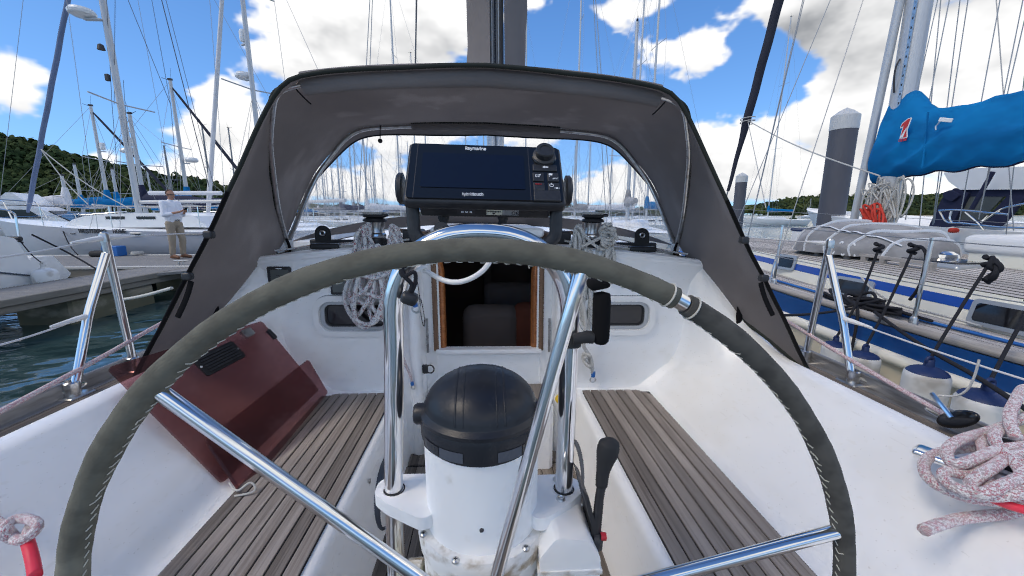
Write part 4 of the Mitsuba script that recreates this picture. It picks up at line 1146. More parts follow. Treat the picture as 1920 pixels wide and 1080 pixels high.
# symbols on the keys: back arrow, page, flag, alarm, power
bpart(CPL, 'arrow_symbol', pl_at(prism(sg.Polygon([(-.005, 0), (-.001, .003), (-.001, .0012), (.005, .0012), (.005, -.0012), (-.001, -.0012), (-.001, -.003)]), .0006), .775, .165, .0072), 'letter_white')
bpart(CPL, 'page_symbol', pl_at(prism(sg.box(-.004, -.003, .003, .002).difference(sg.box(-.003, -.002, .002, .001)).union(sg.Polygon([(.0, .001), (.005, .004), (.006, .0015)])), .0006), .665, -.15, .0072), 'letter_white')
bpart(CPL, 'flag_symbol', pl_at(prism(sg.box(-.003, -.004, -.0022, .004).union(sg.box(-.003, .0, .003, .004)), .0006), .835, -.12, .0072), 'letter_white')
bpart(CPL, 'flag_caption', pl_at(prism(sg.box(-.004, -.001, -.001, .0), .0006), .885, -.24, .0072), 'letter_white')
word('WPT', .0026, .90, -.235, False, 'letter_white', 'key_caption', .0074)
word('menu', .0030, .665, -.44, False, 'letter_red', 'key_caption', .0074)
word('OK', .0024, .665, -.56, False, 'letter_white', 'key_caption', .0074) if False else None
bpart(CPL, 'power_symbol', pl_at(prism(sg.Point(0, 0).buffer(.0036).difference(sg.Point(0, 0).buffer(.0027)).difference(sg.box(-.0014, 0, .0014, .005)).union(sg.box(-.0005, .001, .0005, .005)), .0006), .835, -.47, .0072), 'letter_white')
bpart(CPL, 'lamp_symbol', pl_at(prism(sg.Point(0, 0).buffer(.0018).union(sg.box(-.0045, -.0004, -.0025, .0004)).union(sg.box(.0025, -.0004, .0045, .0004)), .0006), .90, -.56, .0072), 'letter_white')
# stickers under the rear case
rcb = PO + ey * (-.012 - HH * .43) + ez * -.042
fb_ = bpart(CPL, 'underside', pl_at(rounded((0, -.050, -.028), (WW * .84, .022, .036), .005), 0, 0), 'black_plastic', smooth=40)
lu = lambda x: (x - 905) / 160.0
for x_, w_, bs in ((865, .031, 'letter_dark'), (895, .020, 'black_rubber'), (923, .028, 'sticker_cream'), (957, .028, 'window_alu')):
    bpart(CPL, 'rating_sticker', pl_at(box((0, -.0613, -.0285), (w_, .0012, .014)), lu(x_), 0), bs)


def under(m, x, dz, name, bs):
    m = m.copy()
    m.apply_translation([-(m.bounds[0][0] + m.bounds[1][0]) / 2, -(m.bounds[0][1] + m.bounds[1][1]) / 2, 0])
    o_ = PO + ex * (lu(x) * WW / 2) - ey * .0619 + ez * (-.0285 + dz)
    bpart(CPL, name, place(m, o_, ex, ez), bs, smooth=False)


under(meshkit.text_mesh('CE', .0075, .0005, True), 966, 0, 'approval_mark', 'letter_dark')
under(meshkit.text_mesh('o o o', .0060, .0005, True), 866, 0, 'approval_mark', 'letter_white')
under(prism(sg.Polygon([(-.003, .002), (.003, .002), (0, -.003)]), .0005), 922, -.003, 'approval_mark', 'letter_dark')
for k in range(2):
    under(prism(sg.box(-.012, 0, .012, .0007), .0005), 922, .004 - k * .002, 'sticker_line', 'letter_dark')
# yoke, side knobs, feet
yk = [at(u, v, y=.70) for u, v in ((772, 372), (777, 440), (790, 455), (812, 459), (1005, 459), (1030, 455), (1042, 440), (1043, 372))]
bpart(CPL, 'yoke', tube(poly(yk, .014), .0115, 12, flat=.6), 'black_plastic', smooth=50)
for u, s in ((752, -1), (1064, 1)):
    q = at(u, 356, y=.715)
    bpart(CPL, 'side_knob', lathe([(0, .0055), (.024, .005), (.027, .002), (.027, -.004), (.020, -.006), (0, -.006)], 28, q, axis=ex * s), 'black_plastic')
for (u, v) in ((832, 405), (943, 402)):
    bpart(CPL, 'cable_plug', tube([at(u, v - 12, y=.72), at(u, v + 6, y=.72), at(u + 1, v + 16, y=.72)], [.010, .010, .006], 12), 'black_rubber')
bpart(CPL, 'cable', tube(spline([at(940, 410, y=.72), at(936, 425, y=.715), at(950, 440, y=.71), at(975, 452, y=.71)], 16), .003, 8), 'black_rubber')
bpart(CPL, 'clamp_knob', lathe([(0, .010), (.012, .009), (.014, 0), (.012, -.014)], 18, at(828, 432, y=.69), axis=(0, -1, .2)), 'black_plastic')

# ================================================================== ropes in the near corners
RP = thing('rope_pile', 'thick white rope with red flecks heaped on the right cockpit edge', 'rope')
g = np.random.default_rng(12)


def onz(pts, r=0):
    return np.array([ab(u, v, z=z) for u, v, z in pts])


def pile_line(pts, r=.0125, n=60):
    return brope(RP, 'turn', spline(onz(pts), n), r, 'fleck_red', 14)


pile_line([(1990, 925, 1.12), (1900, 960, 1.06), (1840, 968, 1.045), (1790, 975, 1.05), (1732, 994, 1.055)], .0125)
pile_line([(1970, 815, 1.14), (1880, 830, 1.14), (1810, 840, 1.13), (1752, 852, 1.12), (1732, 876, 1.11), (1750, 905, 1.10), (1800, 928, 1.10), (1850, 938, 1.10), (1900, 935, 1.12), (1980, 900, 1.14)])
pile_line([(1940, 775, 1.20), (1880, 800, 1.18), (1830, 815, 1.17), (1790, 830, 1.17), (1775, 850, 1.16), (1790, 870, 1.16), (1830, 860, 1.17), (1880, 842, 1.18), (1960, 835, 1.18)])
pile_line([(1835, 818, 1.16), (1845, 845, 1.16), (1838, 880, 1.15), (1810, 890, 1.14), (1775, 884, 1.14), (1770, 897, 1.13), (1800, 918, 1.13), (1850, 930, 1.13), (1910, 925, 1.15), (1990, 890, 1.16)])
pile_line([(1900, 848, 1.17), (1870, 870, 1.17), (1840, 890, 1.16), (1820, 912, 1.14), (1835, 925, 1.14), (1880, 910, 1.16), (1915, 885, 1.17), (1900, 862, 1.18), (1930, 850, 1.18)])
pile_line([(1905, 820, 1.20), (1893, 790, 1.22), (1905, 750, 1.24), (1930, 730, 1.24), (1960, 760, 1.22), (1950, 830, 1.2)])
pile_line([(1880, 805, 1.19), (1865, 825, 1.19), (1885, 850, 1.18), (1920, 870, 1.18), (1990, 860, 1.18)])
pile_line([(1850, 895, 1.14), (1860, 925, 1.13), (1900, 945, 1.10), (1990, 960, 1.08)])
brope(RP, 'red_end', spline(onz([(1853, 932, 1.115), (1885, 945, 1.115), (1925, 957, 1.115), (1985, 972, 1.115)]), 24), .0095, 'red_whip', 14, label='bright red sleeved rope end')
bpart(RP, 'cleat', rounded(ab(1815, 878, z=1.115), (.06, .20, .02), .009, rot=trimesh.transformations.rotation_matrix(.5, [0, 0, 1])[:3, :3]), 'steel')
bpart(RP, 'winch_base', lathe([(0, .0), (.06, .0), (.065, .04), (.05, .06), (0, .065)], 28, ab(1915, 880, z=1.10)), 'gloss_black')
RK = thing('rope_knot', 'stopper knot in white and red flecked rope with bright red end, bottom left corner', 'rope')
K = lambda L: np.array([ab(u, v, z=z) for u, v, z in L])
brope(RK, 'knot', spline(K([(-60, 950, 1.06), (-10, 975, 1.06), (20, 1000, 1.075), (50, 1008, 1.09), (68, 992, 1.10), (55, 974, 1.105), (25, 975, 1.105), (8, 995, 1.10), (22, 1010, 1.075), (45, 1004, 1.06), (58, 988, 1.06), (52, 1000, 1.085), (50, 1018, 1.075)]), 90), .0098, 'fleck_red', 14)
brope(RK, 'red_end', spline(K([(48, 1004, 1.075), (56, 1030, 1.07), (62, 1055, 1.06), (66, 1080, 1.055)]), 20), .0105, 'red_whip', 14, label='bright red sleeved rope end')
part, solo = _part, _solo

# ================================================================== water, hills, woods
q = 5000.0
structure('sea', mesh([(-q, -q, 0), (q, -q, 0), (q, q, 0), (-q, q, 0)], [(0, 1, 2), (0, 2, 3)]), 'sea_water')


def ridge_hill(name, pix, Y0, Y1, Yb, hs=1.0):
    """A wooded hill whose skyline the photograph gives at pix."""
    R = np.array([at(u, v, y=Y1) for u, v in pix])
    xs, zs = R[:, 0], np.maximum(R[:, 2] * hs, 1.0)
    X = np.linspace(xs[0], xs[-1], 90)
    Z = np.interp(X, xs, zs)
    rows = []
    for t in np.linspace(0, 1, 14):
        k = t * t * (3 - 2 * t)
        rows.append(np.stack([X, np.full(len(X), Y0 + (Y1 - Y0) * t), Z * k - 1.0 * (1 - k) * 0], -1))
    rows.append(np.stack([X, np.full(len(X), Yb), Z * .8], -1))
    rows = np.array(rows)
    structure(name, grid(rows), 'earth', smooth=True)
    return X, Z, Y0, Y1


hL = ridge_hill('hill_left', [(-900, 190), (-300, 240), (0, 272), (60, 283), (130, 308), (240, 333), (330, 353), (400, 362), (480, 392), (560, 399)], 175, 262, 420)
hR = ridge_hill('hill_right', [(1395, 400), (1440, 388), (1480, 381), (1520, 376), (1560, 377), (1640, 374), (1700, 377), (1760, 373), (1920, 365), (2300, 350), (3200, 330)], 540, 640, 900)
hC = ridge_hill('hill_ahead', [(500, 398), (620, 394), (760, 396), (900, 393), (1050, 396), (1180, 398), (1270, 403)], 430, 480, 700)
structure('shore_left', mesh([(hR[0][0], 520, .02), (hR[0][-1], 520, .02), (hR[0][-1], 545, .9), (hR[0][0], 545, .9)], [(0, 1, 2), (0, 2, 3)]), 'shore')


def tree_mesh(seed, n=64, leaf=.20):
    """A broadleaf crown of many leaf clumps over a trunk, one metre across."""
    g = np.random.default_rng(seed)
    V, F = [], []
    lobes = [(g.normal(0, .22, 3) * (1, 1, .7) + (0, 0, .62), g.uniform(.20, .34)) for _ in range(6)]
    for _ in range(n):
        c, r = lobes[g.integers(6)]
        d = g.normal(0, 1, 3)
        d /= np.linalg.norm(d)
        p = c + d * r * g.uniform(.75, 1.05)
        nn = d + g.normal(0, .35, 3)
        nn /= np.linalg.norm(nn)
        a = np.cross(nn, g.normal(0, 1, 3))
        a /= np.linalg.norm(a)
        b = np.cross(nn, a)
        s = leaf * g.uniform(.5, 1.0)
        k = len(V)
        for ang in np.arange(5) * 2 * PI / 5:
            V.append(p + (a * math.cos(ang) + b * math.sin(ang)) * s * g.uniform(.6, 1.1))
        V.append(p + nn * s * .35)
        for j in range(5):
            F.append((k + j, k + (j + 1) % 5, k + 5))
    m = mesh(V, F)
    core = trimesh.creation.icosphere(1, .30)
    core.vertices = core.vertices * (1.05, 1.05, 1.0) + (0, 0, .55)
    tr = trimesh.creation.cylinder(.035, .5, sections=5)
    tr.apply_translation([0, 0, .15])
    return cat(m, core, tr)


PROTO = [tree_mesh(s) for s in range(6)]


def wood_mass(name, hill, count, size, bs, seed, umin, umax, label):
    g = np.random.default_rng(seed)
    X, Z, Y0, Y1 = hill
    V, F, off, made = [], [], 0, 0
    lo, hi = at(umin, 400, y=Y1)[0], at(umax, 400, y=Y1)[0]
    while made < count:
        x, t = g.uniform(lo, hi), g.uniform(0.02, 1.02) ** .8
        k = t * t * (3 - 2 * t)
        z = np.interp(x, X, Z) * min(1, k)
        s = size * g.uniform(.65, 1.3)
        m = PROTO[g.integers(6)]
        a = g.uniform(0, 6.3)
        c, sn = math.cos(a), math.sin(a)
        v = np.array(m.vertices)
        v = np.stack([v[:, 0] * c - v[:, 1] * sn, v[:, 0] * sn + v[:, 1] * c, v[:, 2] * .95], -1) * s + (x, Y0 + (Y1 - Y0) * t, z - s * .32)
        V.append(v)
        F.append(np.array(m.faces) + off)
        off += len(v)
        made += 1
    scene[name] = mikit.ply(mesh(np.vstack(V), np.vstack(F)), bs, smooth=False)
    labels[name] = {'label': label, 'category': 'woodland', 'kind': 'stuff'}


wood_mass('woodland', hL, 1700, 9.5, 'leaf_near', 1, -260, 540, 'dark green wood covering the steep hill at the left')
wood_mass('woodland_001', hR, 1600, 12, 'leaf_far', 2, 1398, 2050, 'mixed green wood on the low hill across the water at the right')
wood_mass('woodland_002', hC, 700, 9, 'leaf_far', 3, 540, 1270, 'low dark wood on the skyline seen through the clear window')


# ================================================================== boats
def hull_parts(L, B, fb, fs, draft=.3, rake=.55, levels=9, st=22):
    """Hull with its bow at the origin and its stern at -L along x."""
    rows, deck = [], []
    for s in np.linspace(0, 1, st) ** 1.25:
        b = B / 2 * (1 - max(0, 1 - s / .58) ** 2.1) ** .85 if s < .58 else B / 2 * (1 - .28 * ((s - .58) / .42) ** 2)
        b = max(b, .015)
        zt_ = fb + (fs - fb) * (1 - (1 - s) ** 1.8) - .10 * math.sin(PI * s)
        row = []
        for t in np.linspace(0, 1, levels):
            z = zt_ * (1 - t) - draft * t
            y = b * (1 - .50 * t ** 2.6 - .12 * t)
            x = -L * s - rake * t * (1 - s) ** 3 * 1.6 + .35 * t * s ** 6 * 1.2
            row.append((x, y, z))
        rows.append(row)
        deck.append((-L * s, b, zt_))
    R = np.array(rows)
    P = grid(R)
    R2 = R.copy()
    R2[:, :, 1] *= -1
    Q = grid(R2)
    Q.invert()
    tr = grid(np.array([R[-1], R2[-1]]))
    D = np.array(deck)
    dk = grid(np.array([[d, d * (1, 0, 1) + (0, 0, .05), d * (1, -1, 1)] for d in D]))
    return cat(P, Q, tr), dk, D


def put(m, x, y, head):
    """Turn a boat whose bow points along +x to the heading and set it down."""
    m = m.copy()
    c, s = math.cos(math.radians(head)), math.sin(math.radians(head))
    v = np.array(m.vertices)
    m.vertices = np.stack([x + v[:, 0] * c - v[:, 1] * s, y + v[:, 0] * s + v[:, 1] * c, v[:, 2]], -1)
    return m


def yacht(label, mx, my, head, L=10.5, top=14.0, hull='hull_white', cover='blue_canvas', radar=None, group=None, mast='mast_paint', mr=.075, furl=None, fine=True, wire=.007, spread=(.55,), lean=0.0, stripe=None, free=0.0):
    """A moored sailing yacht whose mast stands at (mx, my)."""
    k = thing('yacht', label, 'yacht', group)
    B, fb, fs = L * .31, 1.25 + free, 1.0 + free * .8
    bow = np.array([L * .40, 0, 0])

    def add(name, m, bs, parent=k, **kw):
        m = m.copy()
        m.apply_translation(bow * (1, 0, 0) if kw.pop('hullish', False) else (0, 0, 0))
        return part(parent, name, put(m, mx, my, head), bs, **kw)

    h, dk, D = hull_parts(L, B, fb, fs)
    add('hull', h, hull, hullish=True, smooth=50)
    add('deck', dk, 'hull_white', hullish=True)
    if stripe:
        add('cove_stripe', cat(*[tube([d * (1, s, 1) * (1, 1.004, 1) + (0, 0, -.16) for d in D[2:]], .022, 5) for s in (1, -1)]), stripe, hullish=True)
    rf = chaikin(np.array([(L * .14, .98 + free), (L * .10, 1.32 + free), (0, 1.42 + free), (-L * .2, 1.46 + free), (-L * .24, 1.0 + free)]), 1)
    cr = prism([(x, z) for x, z in rf], B * .52)
    cr = place(cr, (0, B * .26, 0), (1, 0, 0), (0, 0, 1))
    add('coachroof', cr, 'hull_white', smooth=30)
    if fine:
        for s in (1, -1):
            for wx in (-.02, -.10):
                add('window', box((L * wx + .2, s * (B * .26 + .004), 1.285 + free), (L * .05, .012, .09), .004), 'dark_window')
        pp = [(bow[0] - .02, 0, fb + .58), (bow[0] - .9, .45, fb + .58)]
        add('pulpit', cat(*[tube(poly([(bow[0] - 1.1, s * .5, fb), (bow[0] - .9, s * .45, fb + .55), (bow[0] - .15, s * .12, fb + .62), (bow[0] + .05, 0, fb + .62)]), .016, 6) for s in (1, -1)]), 'steel')
        add('guard_wires', cat(*[tube([(bow[0] - .9, s * .45, fb + .5), (0, s * B * .46, 1.62 + free), (-L * .55, s * B * .42, 1.6 + free)], wire * .8, 5) for s in (1, -1)]), 'wire')
        for s in (1, -1):
            for px in (.16, -.04, -.26, -.44):
                add('guard_post', bar((L * px, s * B * (.44 if px < .1 else .34), 1.0 + free), (L * px, s * B * (.44 if px < .1 else .34), 1.62 + free), .013, 6), 'steel')
    T0 = np.array([lean, 0, top])
    ml = add('mast', tube([(0, 0, 1.3), T0 * .5 + (0, 0, .65), T0], [mr, mr, mr * .8], 10, flat=1.35), mast, smooth=60)
    add('masthead_gear', cat(bar(T0, T0 + (-.35, 0, .12), .012, 5), bar(T0, T0 + (.1, 0, .55), .006, 5), box(T0 + (.0, 0, .06), (.18, .1, .08))), 'letter_dark', ml)
    for f in spread:
        z = 1.3 + (top - 1.3) * f
        for s in (1, -1):
            add('spreader', bar((0, 0, z), (-.12, s * B * .33, z + .05), .022, 6), mast, ml)
    rg = []
    for s in (1, -1):
        z = 1.3 + (top - 1.3) * spread[-1]
        rg += [bar((-.05, s * B * .45, 1.05), (-.12, s * B * .33, z + .05), wire), bar((-.12, s * B * .33, z + .05), T0 * .985, wire), bar((.35, s * B * .43, 1.05), (0, 0, 1.3 + (top - 1.3) * spread[0] - .1), wire), bar((-.6, s * B * .44, 1.05), (0, 0, 1.3 + (top - 1.3) * spread[0] - .1), wire)]
    rg += [bar((-L * .59, 0, 1.0), T0, wire)]
    if not furl:
        rg += [bar((L * .39, 0, fb), T0 * (1, 1, .98), wire)]
    add('rigging', cat(rg), 'wire')
    if furl:
        a, b = np.array([L * .385, 0, fb + .25]), T0 * (1, 1, .97)
        tt = np.linspace(0, 1, 30)[:, None]
        add('furled_jib', tube(a + (b - a) * tt, np.interp(tt[:, 0], [0, .04, .5, .95, 1], [.04, .085, .075, .05, .02]), 9), furl, smooth=60)
    bm = add('boom', bar((-.1, 0, 2.15), (-L * .40, 0, 2.2), .06, 8), mast)
    if cover:
        tt = np.linspace(0, 1, 14)
        pts = np.stack([-.0 - L * .39 * tt, .03 * np.sin(9 * tt), 2.42 - .10 * tt + .03 * np.sin(14 * tt)], -1)
        rr_ = np.interp(tt, [0, .06, .3, 1], [.14, .24, .2, .12])
        add('sail_cover', cat(tube(pts, rr_, 10, flat=.62 if False else 1.25), tube([(0, 0, 2.2), (0, 0, 2.75), (.02, 0, 3.1)], [.2, .17, .11], 10)), cover, bm, smooth=60)
    for rd in (radar or []):
        z, s = rd
        add('radar_bracket', box((.18, 0, z - .06), (.3, .08, .05), .01), mast, ml)
        add('radar_dome', lathe([(0, .0), (.20, .0), (.27, .05), (.28, .11), (.22, .20), (0, .23)], 18, (.42, 0, z)), 'hull_white', ml, smooth=40) if s == 'dome' else add('reflector', lathe([(0, 0), (.1, .03), (.12, .1), (.12, .32), (.1, .40), (0, .42)], 12, (.2, 0, z)), 'hull_white', ml, smooth=40)
    return k


def top_z(u, v, Y):
    return float(at(u, v, y=Y)[2])


def base(u, Y):
    return float(at(u, 400, y=Y)[0])


# ---- the grey hulled yacht behind the walkway
WX0, WY0 = base(261, 13.9), 13.9
wh = yacht('grey hulled yacht with dark name lettering on its bow, beyond the walkway', WX0, WY0, 180, L=11.2, top=15.0, hull='hull_grey', cover=None, radar=[], mast='mast_paint', mr=.078, furl=None, wire=.006, spread=(.28, .6), stripe=None, free=.36)
for u, v, s in ((207, 25, 'dome'), ):
    z = top_z(u, v + 12, 13.9)
    mlk = wh + '__mast'
    part(mlk, 'radar_dome', lathe([(0, .0), (.22, .0), (.31, .05), (.33, .12), (.28, .20), (0, .24)], 22, (WX0 - .52, 13.75, z)), 'hull_white', smooth=40)
    part(mlk, 'radar_bracket', box((WX0 - .28, 13.8, z - .05), (.5, .12, .05), .01), 'mast_paint')
z = top_z(228, 98, 13.9)
part(wh + '__mast', 'deck_lamp', lathe([(0, 0), (.10, .02), (.07, .16), (0, .2)], 12, (WX0 - .2, 13.8, z)), 'letter_dark')
z = top_z(232, 148, 13.9)
part(wh + '__mast', 'steaming_light', box((WX0 - .16, 13.8, z), (.12, .1, .2), .02), 'letter_dark')
tt = np.linspace(0, 1, 40)[:, None]
a, b = np.array([WX0 - 4.3, 13.9, 1.7]), np.array([WX0, 13.9, 14.8])
a = at(52, 398, y=13.9)
b = a + (at(127, 0, y=13.9) - a) * 2.2
part(wh, 'furled_jib', tube(a + (b - a) * tt + np.stack([.008 * np.sin(tt[:, 0] * 60), 0 * tt[:, 0], 0 * tt[:, 0]], -1), np.interp(tt[:, 0], [0, .03, .3, 1], [.035, .062, .066, .05]), 10), 'slate_sail', smooth=60, label='rolled blue grey headsail on the forestay')
for e in ((165, 383), (245, 392)):
    part(wh, 'jib_sheet', tube(spline([at(77, 280, y=13.8), (at(77, 280, y=13.8) + at(*e, y=13.6)) / 2 - (0, 0, .15), at(*e, y=13.6)], 14), .016, 6), 'white_rope')
for (ua, va), (ub, vb), r_ in (((298, -20), (392, 350), .013), ((306, -20), (400, 345), .008), ((210, 196), (199, -20), .007), ((214, 196), (216, -20), .007), ((320, 196), (232, -20), .009), ((320, 196), (281, -20), .007), ((210, 196), (222, 345), .007), ((320, 196), (336, 385), .008), ((231, 150), (248, 370), .007)):
    part(wh, 'shroud', bar(at(ua, va, y=13.85), at(ub, vb, y=13.85), r_, 6), 'grey_stripe')
part(wh, 'boom_pole', bar(at(280, 362, y=13.9), at(415, 362, y=13.9), .07, 10), 'white_sail')
t = meshkit.text_mesh('WESTERING', .13, .01, True)
w1 = t.bounds[1][0]
wa, wb_ = at(146, 437, y=12.35), at(204, 438, y=12.35)
hx0 = 12.30


def hull_y(x):
    s = (WX0 + 0 - (-0)) and ((x - (WX0 - 11.2 * .40)) / 11.2)
    b = 11.2 * .31 / 2 * (1 - max(0, 1 - s / .58) ** 2.1) ** .85
    return WY0 - b * .985


def on_hull(txt, u0, u1, v, h, name):
    Y = 12.6
    for _ in range(4):
        p0, p1 = at(u0, v, y=Y), at(u1, v, y=Y)
        Y = hull_y((p0[0] + p1[0]) / 2)
    y0, y1 = hull_y(p0[0]), hull_y(p1[0])
    ex_ = np.array([p1[0] - p0[0], y1 - y0, 0])
    m = meshkit.text_mesh(txt, h, .012, True)
    m.vertices[:, 0] *= np.linalg.norm(ex_) / m.bounds[1][0]
    part(wh + '__hull', name, place(m, np.array([p0[0], y0 - .035, p0[2]]), ex_, (0, 0, 1)), 'letter_dark', smooth=False)


on_hull('WESTERING', 146, 205, 437, .115, 'name_lettering')
on_hull('HOME', 213, 240, 437, .115, 'name_lettering')
for u0, u1, v, r in ((208, 245, 439.5, .012), (284, 380, 440, .016), (132, 142, 438, .016), (255, 380, 478, .035)):
    Y = 12.5
    for _ in range(4):
        Y = hull_y(at((u0 + u1) / 2, v, y=Y)[0])
    if u0 != 208:
        part(wh + '__hull', 'hull_line', tube([np.array([at(u, v, y=Y)[0], hull_y(at(u, v, y=Y)[0]) - .012, at(u, v, y=Y)[2]]) for u in np.linspace(u0, u1, 10)], r, 6), 'grey_stripe')
Y = 12.5
for _ in range(4):
    Y = hull_y(at(256, 440, y=Y)[0])
part(wh + '__hull', 'hull_window', rounded(at(256, 440, y=Y) + (0, -.0, 0), (.36, .06, .13), .028), 'window_alu')
part(wh + '__hull__hull_window', 'pane', rounded(at(256, 440, y=Y) + (0, -.02, 0), (.27, .06, .075), .02), 'dark_window') if False else part(wh + '__hull', 'hull_pane', rounded(at(256, 440, y=Y) + (0, -.02, 0), (.27, .06, .075), .02), 'dark_window')

# ---- other yachts at the left: label, mast pixel column, distance, mast top pixel, heading, extras
LEFT = [('white yacht with two radar domes, white furled jib rising left of the sprayhood', 500, 15.5, -240, 150, dict(radar=[(top_z(470, 78, 15.5), 'r'), (top_z(476, 145, 15.5), 'dome')], cover=None, furl='white_sail', spread=(.42, .7), mr=.062)),
        ('slim yacht with small mast dome under the hill, left of the tall grey mast', 207, 24, 200, 10, dict(furl='navy_sail', radar=[(top_z(197, 282, 24), 'r')], cover='blue_canvas')),
        ('white yacht with two radar domes just right of the tall grey mast', 274, 20, 215, 170, dict(radar=[(top_z(266, 275, 20), 'r'), (top_z(268, 287, 20), 'dome')], cover='navy_canvas')),
        ('yacht with blue boom cover and a small radar behind the standing man', 356, 21, 152, 5, dict(furl='navy_sail', radar=[(top_z(352, 304, 21), 'dome')], cover='blue_canvas')),
        ('distant yacht with short dark mast left of the standing man', 327, 42, 275, 160, dict(cover='navy_canvas', mast='letter_grey')),
        ('distant bare masted yacht right of the standing man', 401, 36, 235, 200, dict(cover='blue_canvas', mast='letter_grey')),
        ('far yacht with thin mast at the edge of the sprayhood', 448, 44, 241, 190, dict(cover='blue_canvas', mast='letter_grey')),
        ('small yacht with short mast in front of the wooded hill', 157, 30, 309, 150, dict(cover='blue_canvas', L=8.0)),
        ('small yacht with low white mast beside the motor cruiser', 130, 22, 330, 20, dict(cover='white_sail', L=7.5)),
        ('far yacht with stubby mast right of the hill', 289, 46, 320, 170, dict(cover='blue_canvas')),
        ('white yacht with a dark blue cover low behind the grey hull', 225, 26, 318, 175, dict(cover='blue_canvas', L=9.0))]
for lab, u, Y, v, hd, ex_ in LEFT:
    yacht(lab, base(u, Y), Y, hd, top=top_z(u, v, Y), **ex_)

# ---- the crowd of masts ahead, seen through and above the sprayhood
g = np.random.default_rng(21)
AHEAD = [(752, 38, -60, None), (783, 60, 100, None), (1078, 36, -160, None), (1186, 34, -30, None), (1212, 30, -90, None), (985, 44, 20, None), (640, 40, 262, None), (664, 46, 270, None), (690, 36, 250, None), (1440, 60, 30, None)]
covers = ['blue_canvas', 'navy_canvas', 'grey_cover', 'white_sail', 'blue_canvas']
for i, (u, Y, v, _) in enumerate(AHEAD):
    yacht(['yacht with tall mast just left of the chart plotter', 'yacht whose mast shows left of the own mast', 'yacht with very tall mast right of the chart plotter', 'yacht with tall mast above the right of the sprayhood', 'white yacht with tall spreadered mast near the right hoop', 'yacht whose mast rises beside the grey sail bag', 'yacht with bare mast at the left edge of the clear window', 'yacht with bare mast, second from the left of the clear window', 'yacht with bare mast above the left winch', 'yacht far away behind the dark furled headsail'][i],
          base(u, Y), Y, [180, 0, 175, 10, 185, 0, 170, 20, 190, 180][i], top=top_z(u, v, Y), cover=covers[i % 5], fine=Y < 45, wire=.008, spread=(.36, .68))
for i in range(34):
    Y = g.uniform(46, 95)
    u = g.uniform(575, 780) if i < 22 else g.uniform(1070, 1240) if i < 27 else g.uniform(800, 1060)
    cv = covers[g.integers(5)]
    yacht({'blue_canvas': 'far blue covered yacht in the crowd of masts behind the clear window', 'navy_canvas': 'far navy covered yacht in the crowd of masts behind the clear window', 'grey_cover': 'far grey covered yacht in the crowd of masts behind the clear window', 'white_sail': 'far yacht with white furled mainsail in the crowd behind the clear window'}[cv], base(u, Y), Y, g.choice([0, 180]) + g.uniform(-15, 15), top=g.uniform(10.5, 15.5), L=g.uniform(8, 11), cover=cv, fine=False, wire=.010, group='far yachts with ' + cv.replace('_', ' '))
yacht('yacht with dark grey boom cover close ahead, right in the clear window', base(1176, 22), 22, 75, L=11, top=top_z(1176, 40, 22), cover='grey_cover', spread=(.35, .65))
yacht('white yacht on a mooring in the river, tiny before the right hill', base(1517, 170), 170, 10, L=9, top=top_z(1517, 372, 170), cover=None, fine=False, wire=.012)

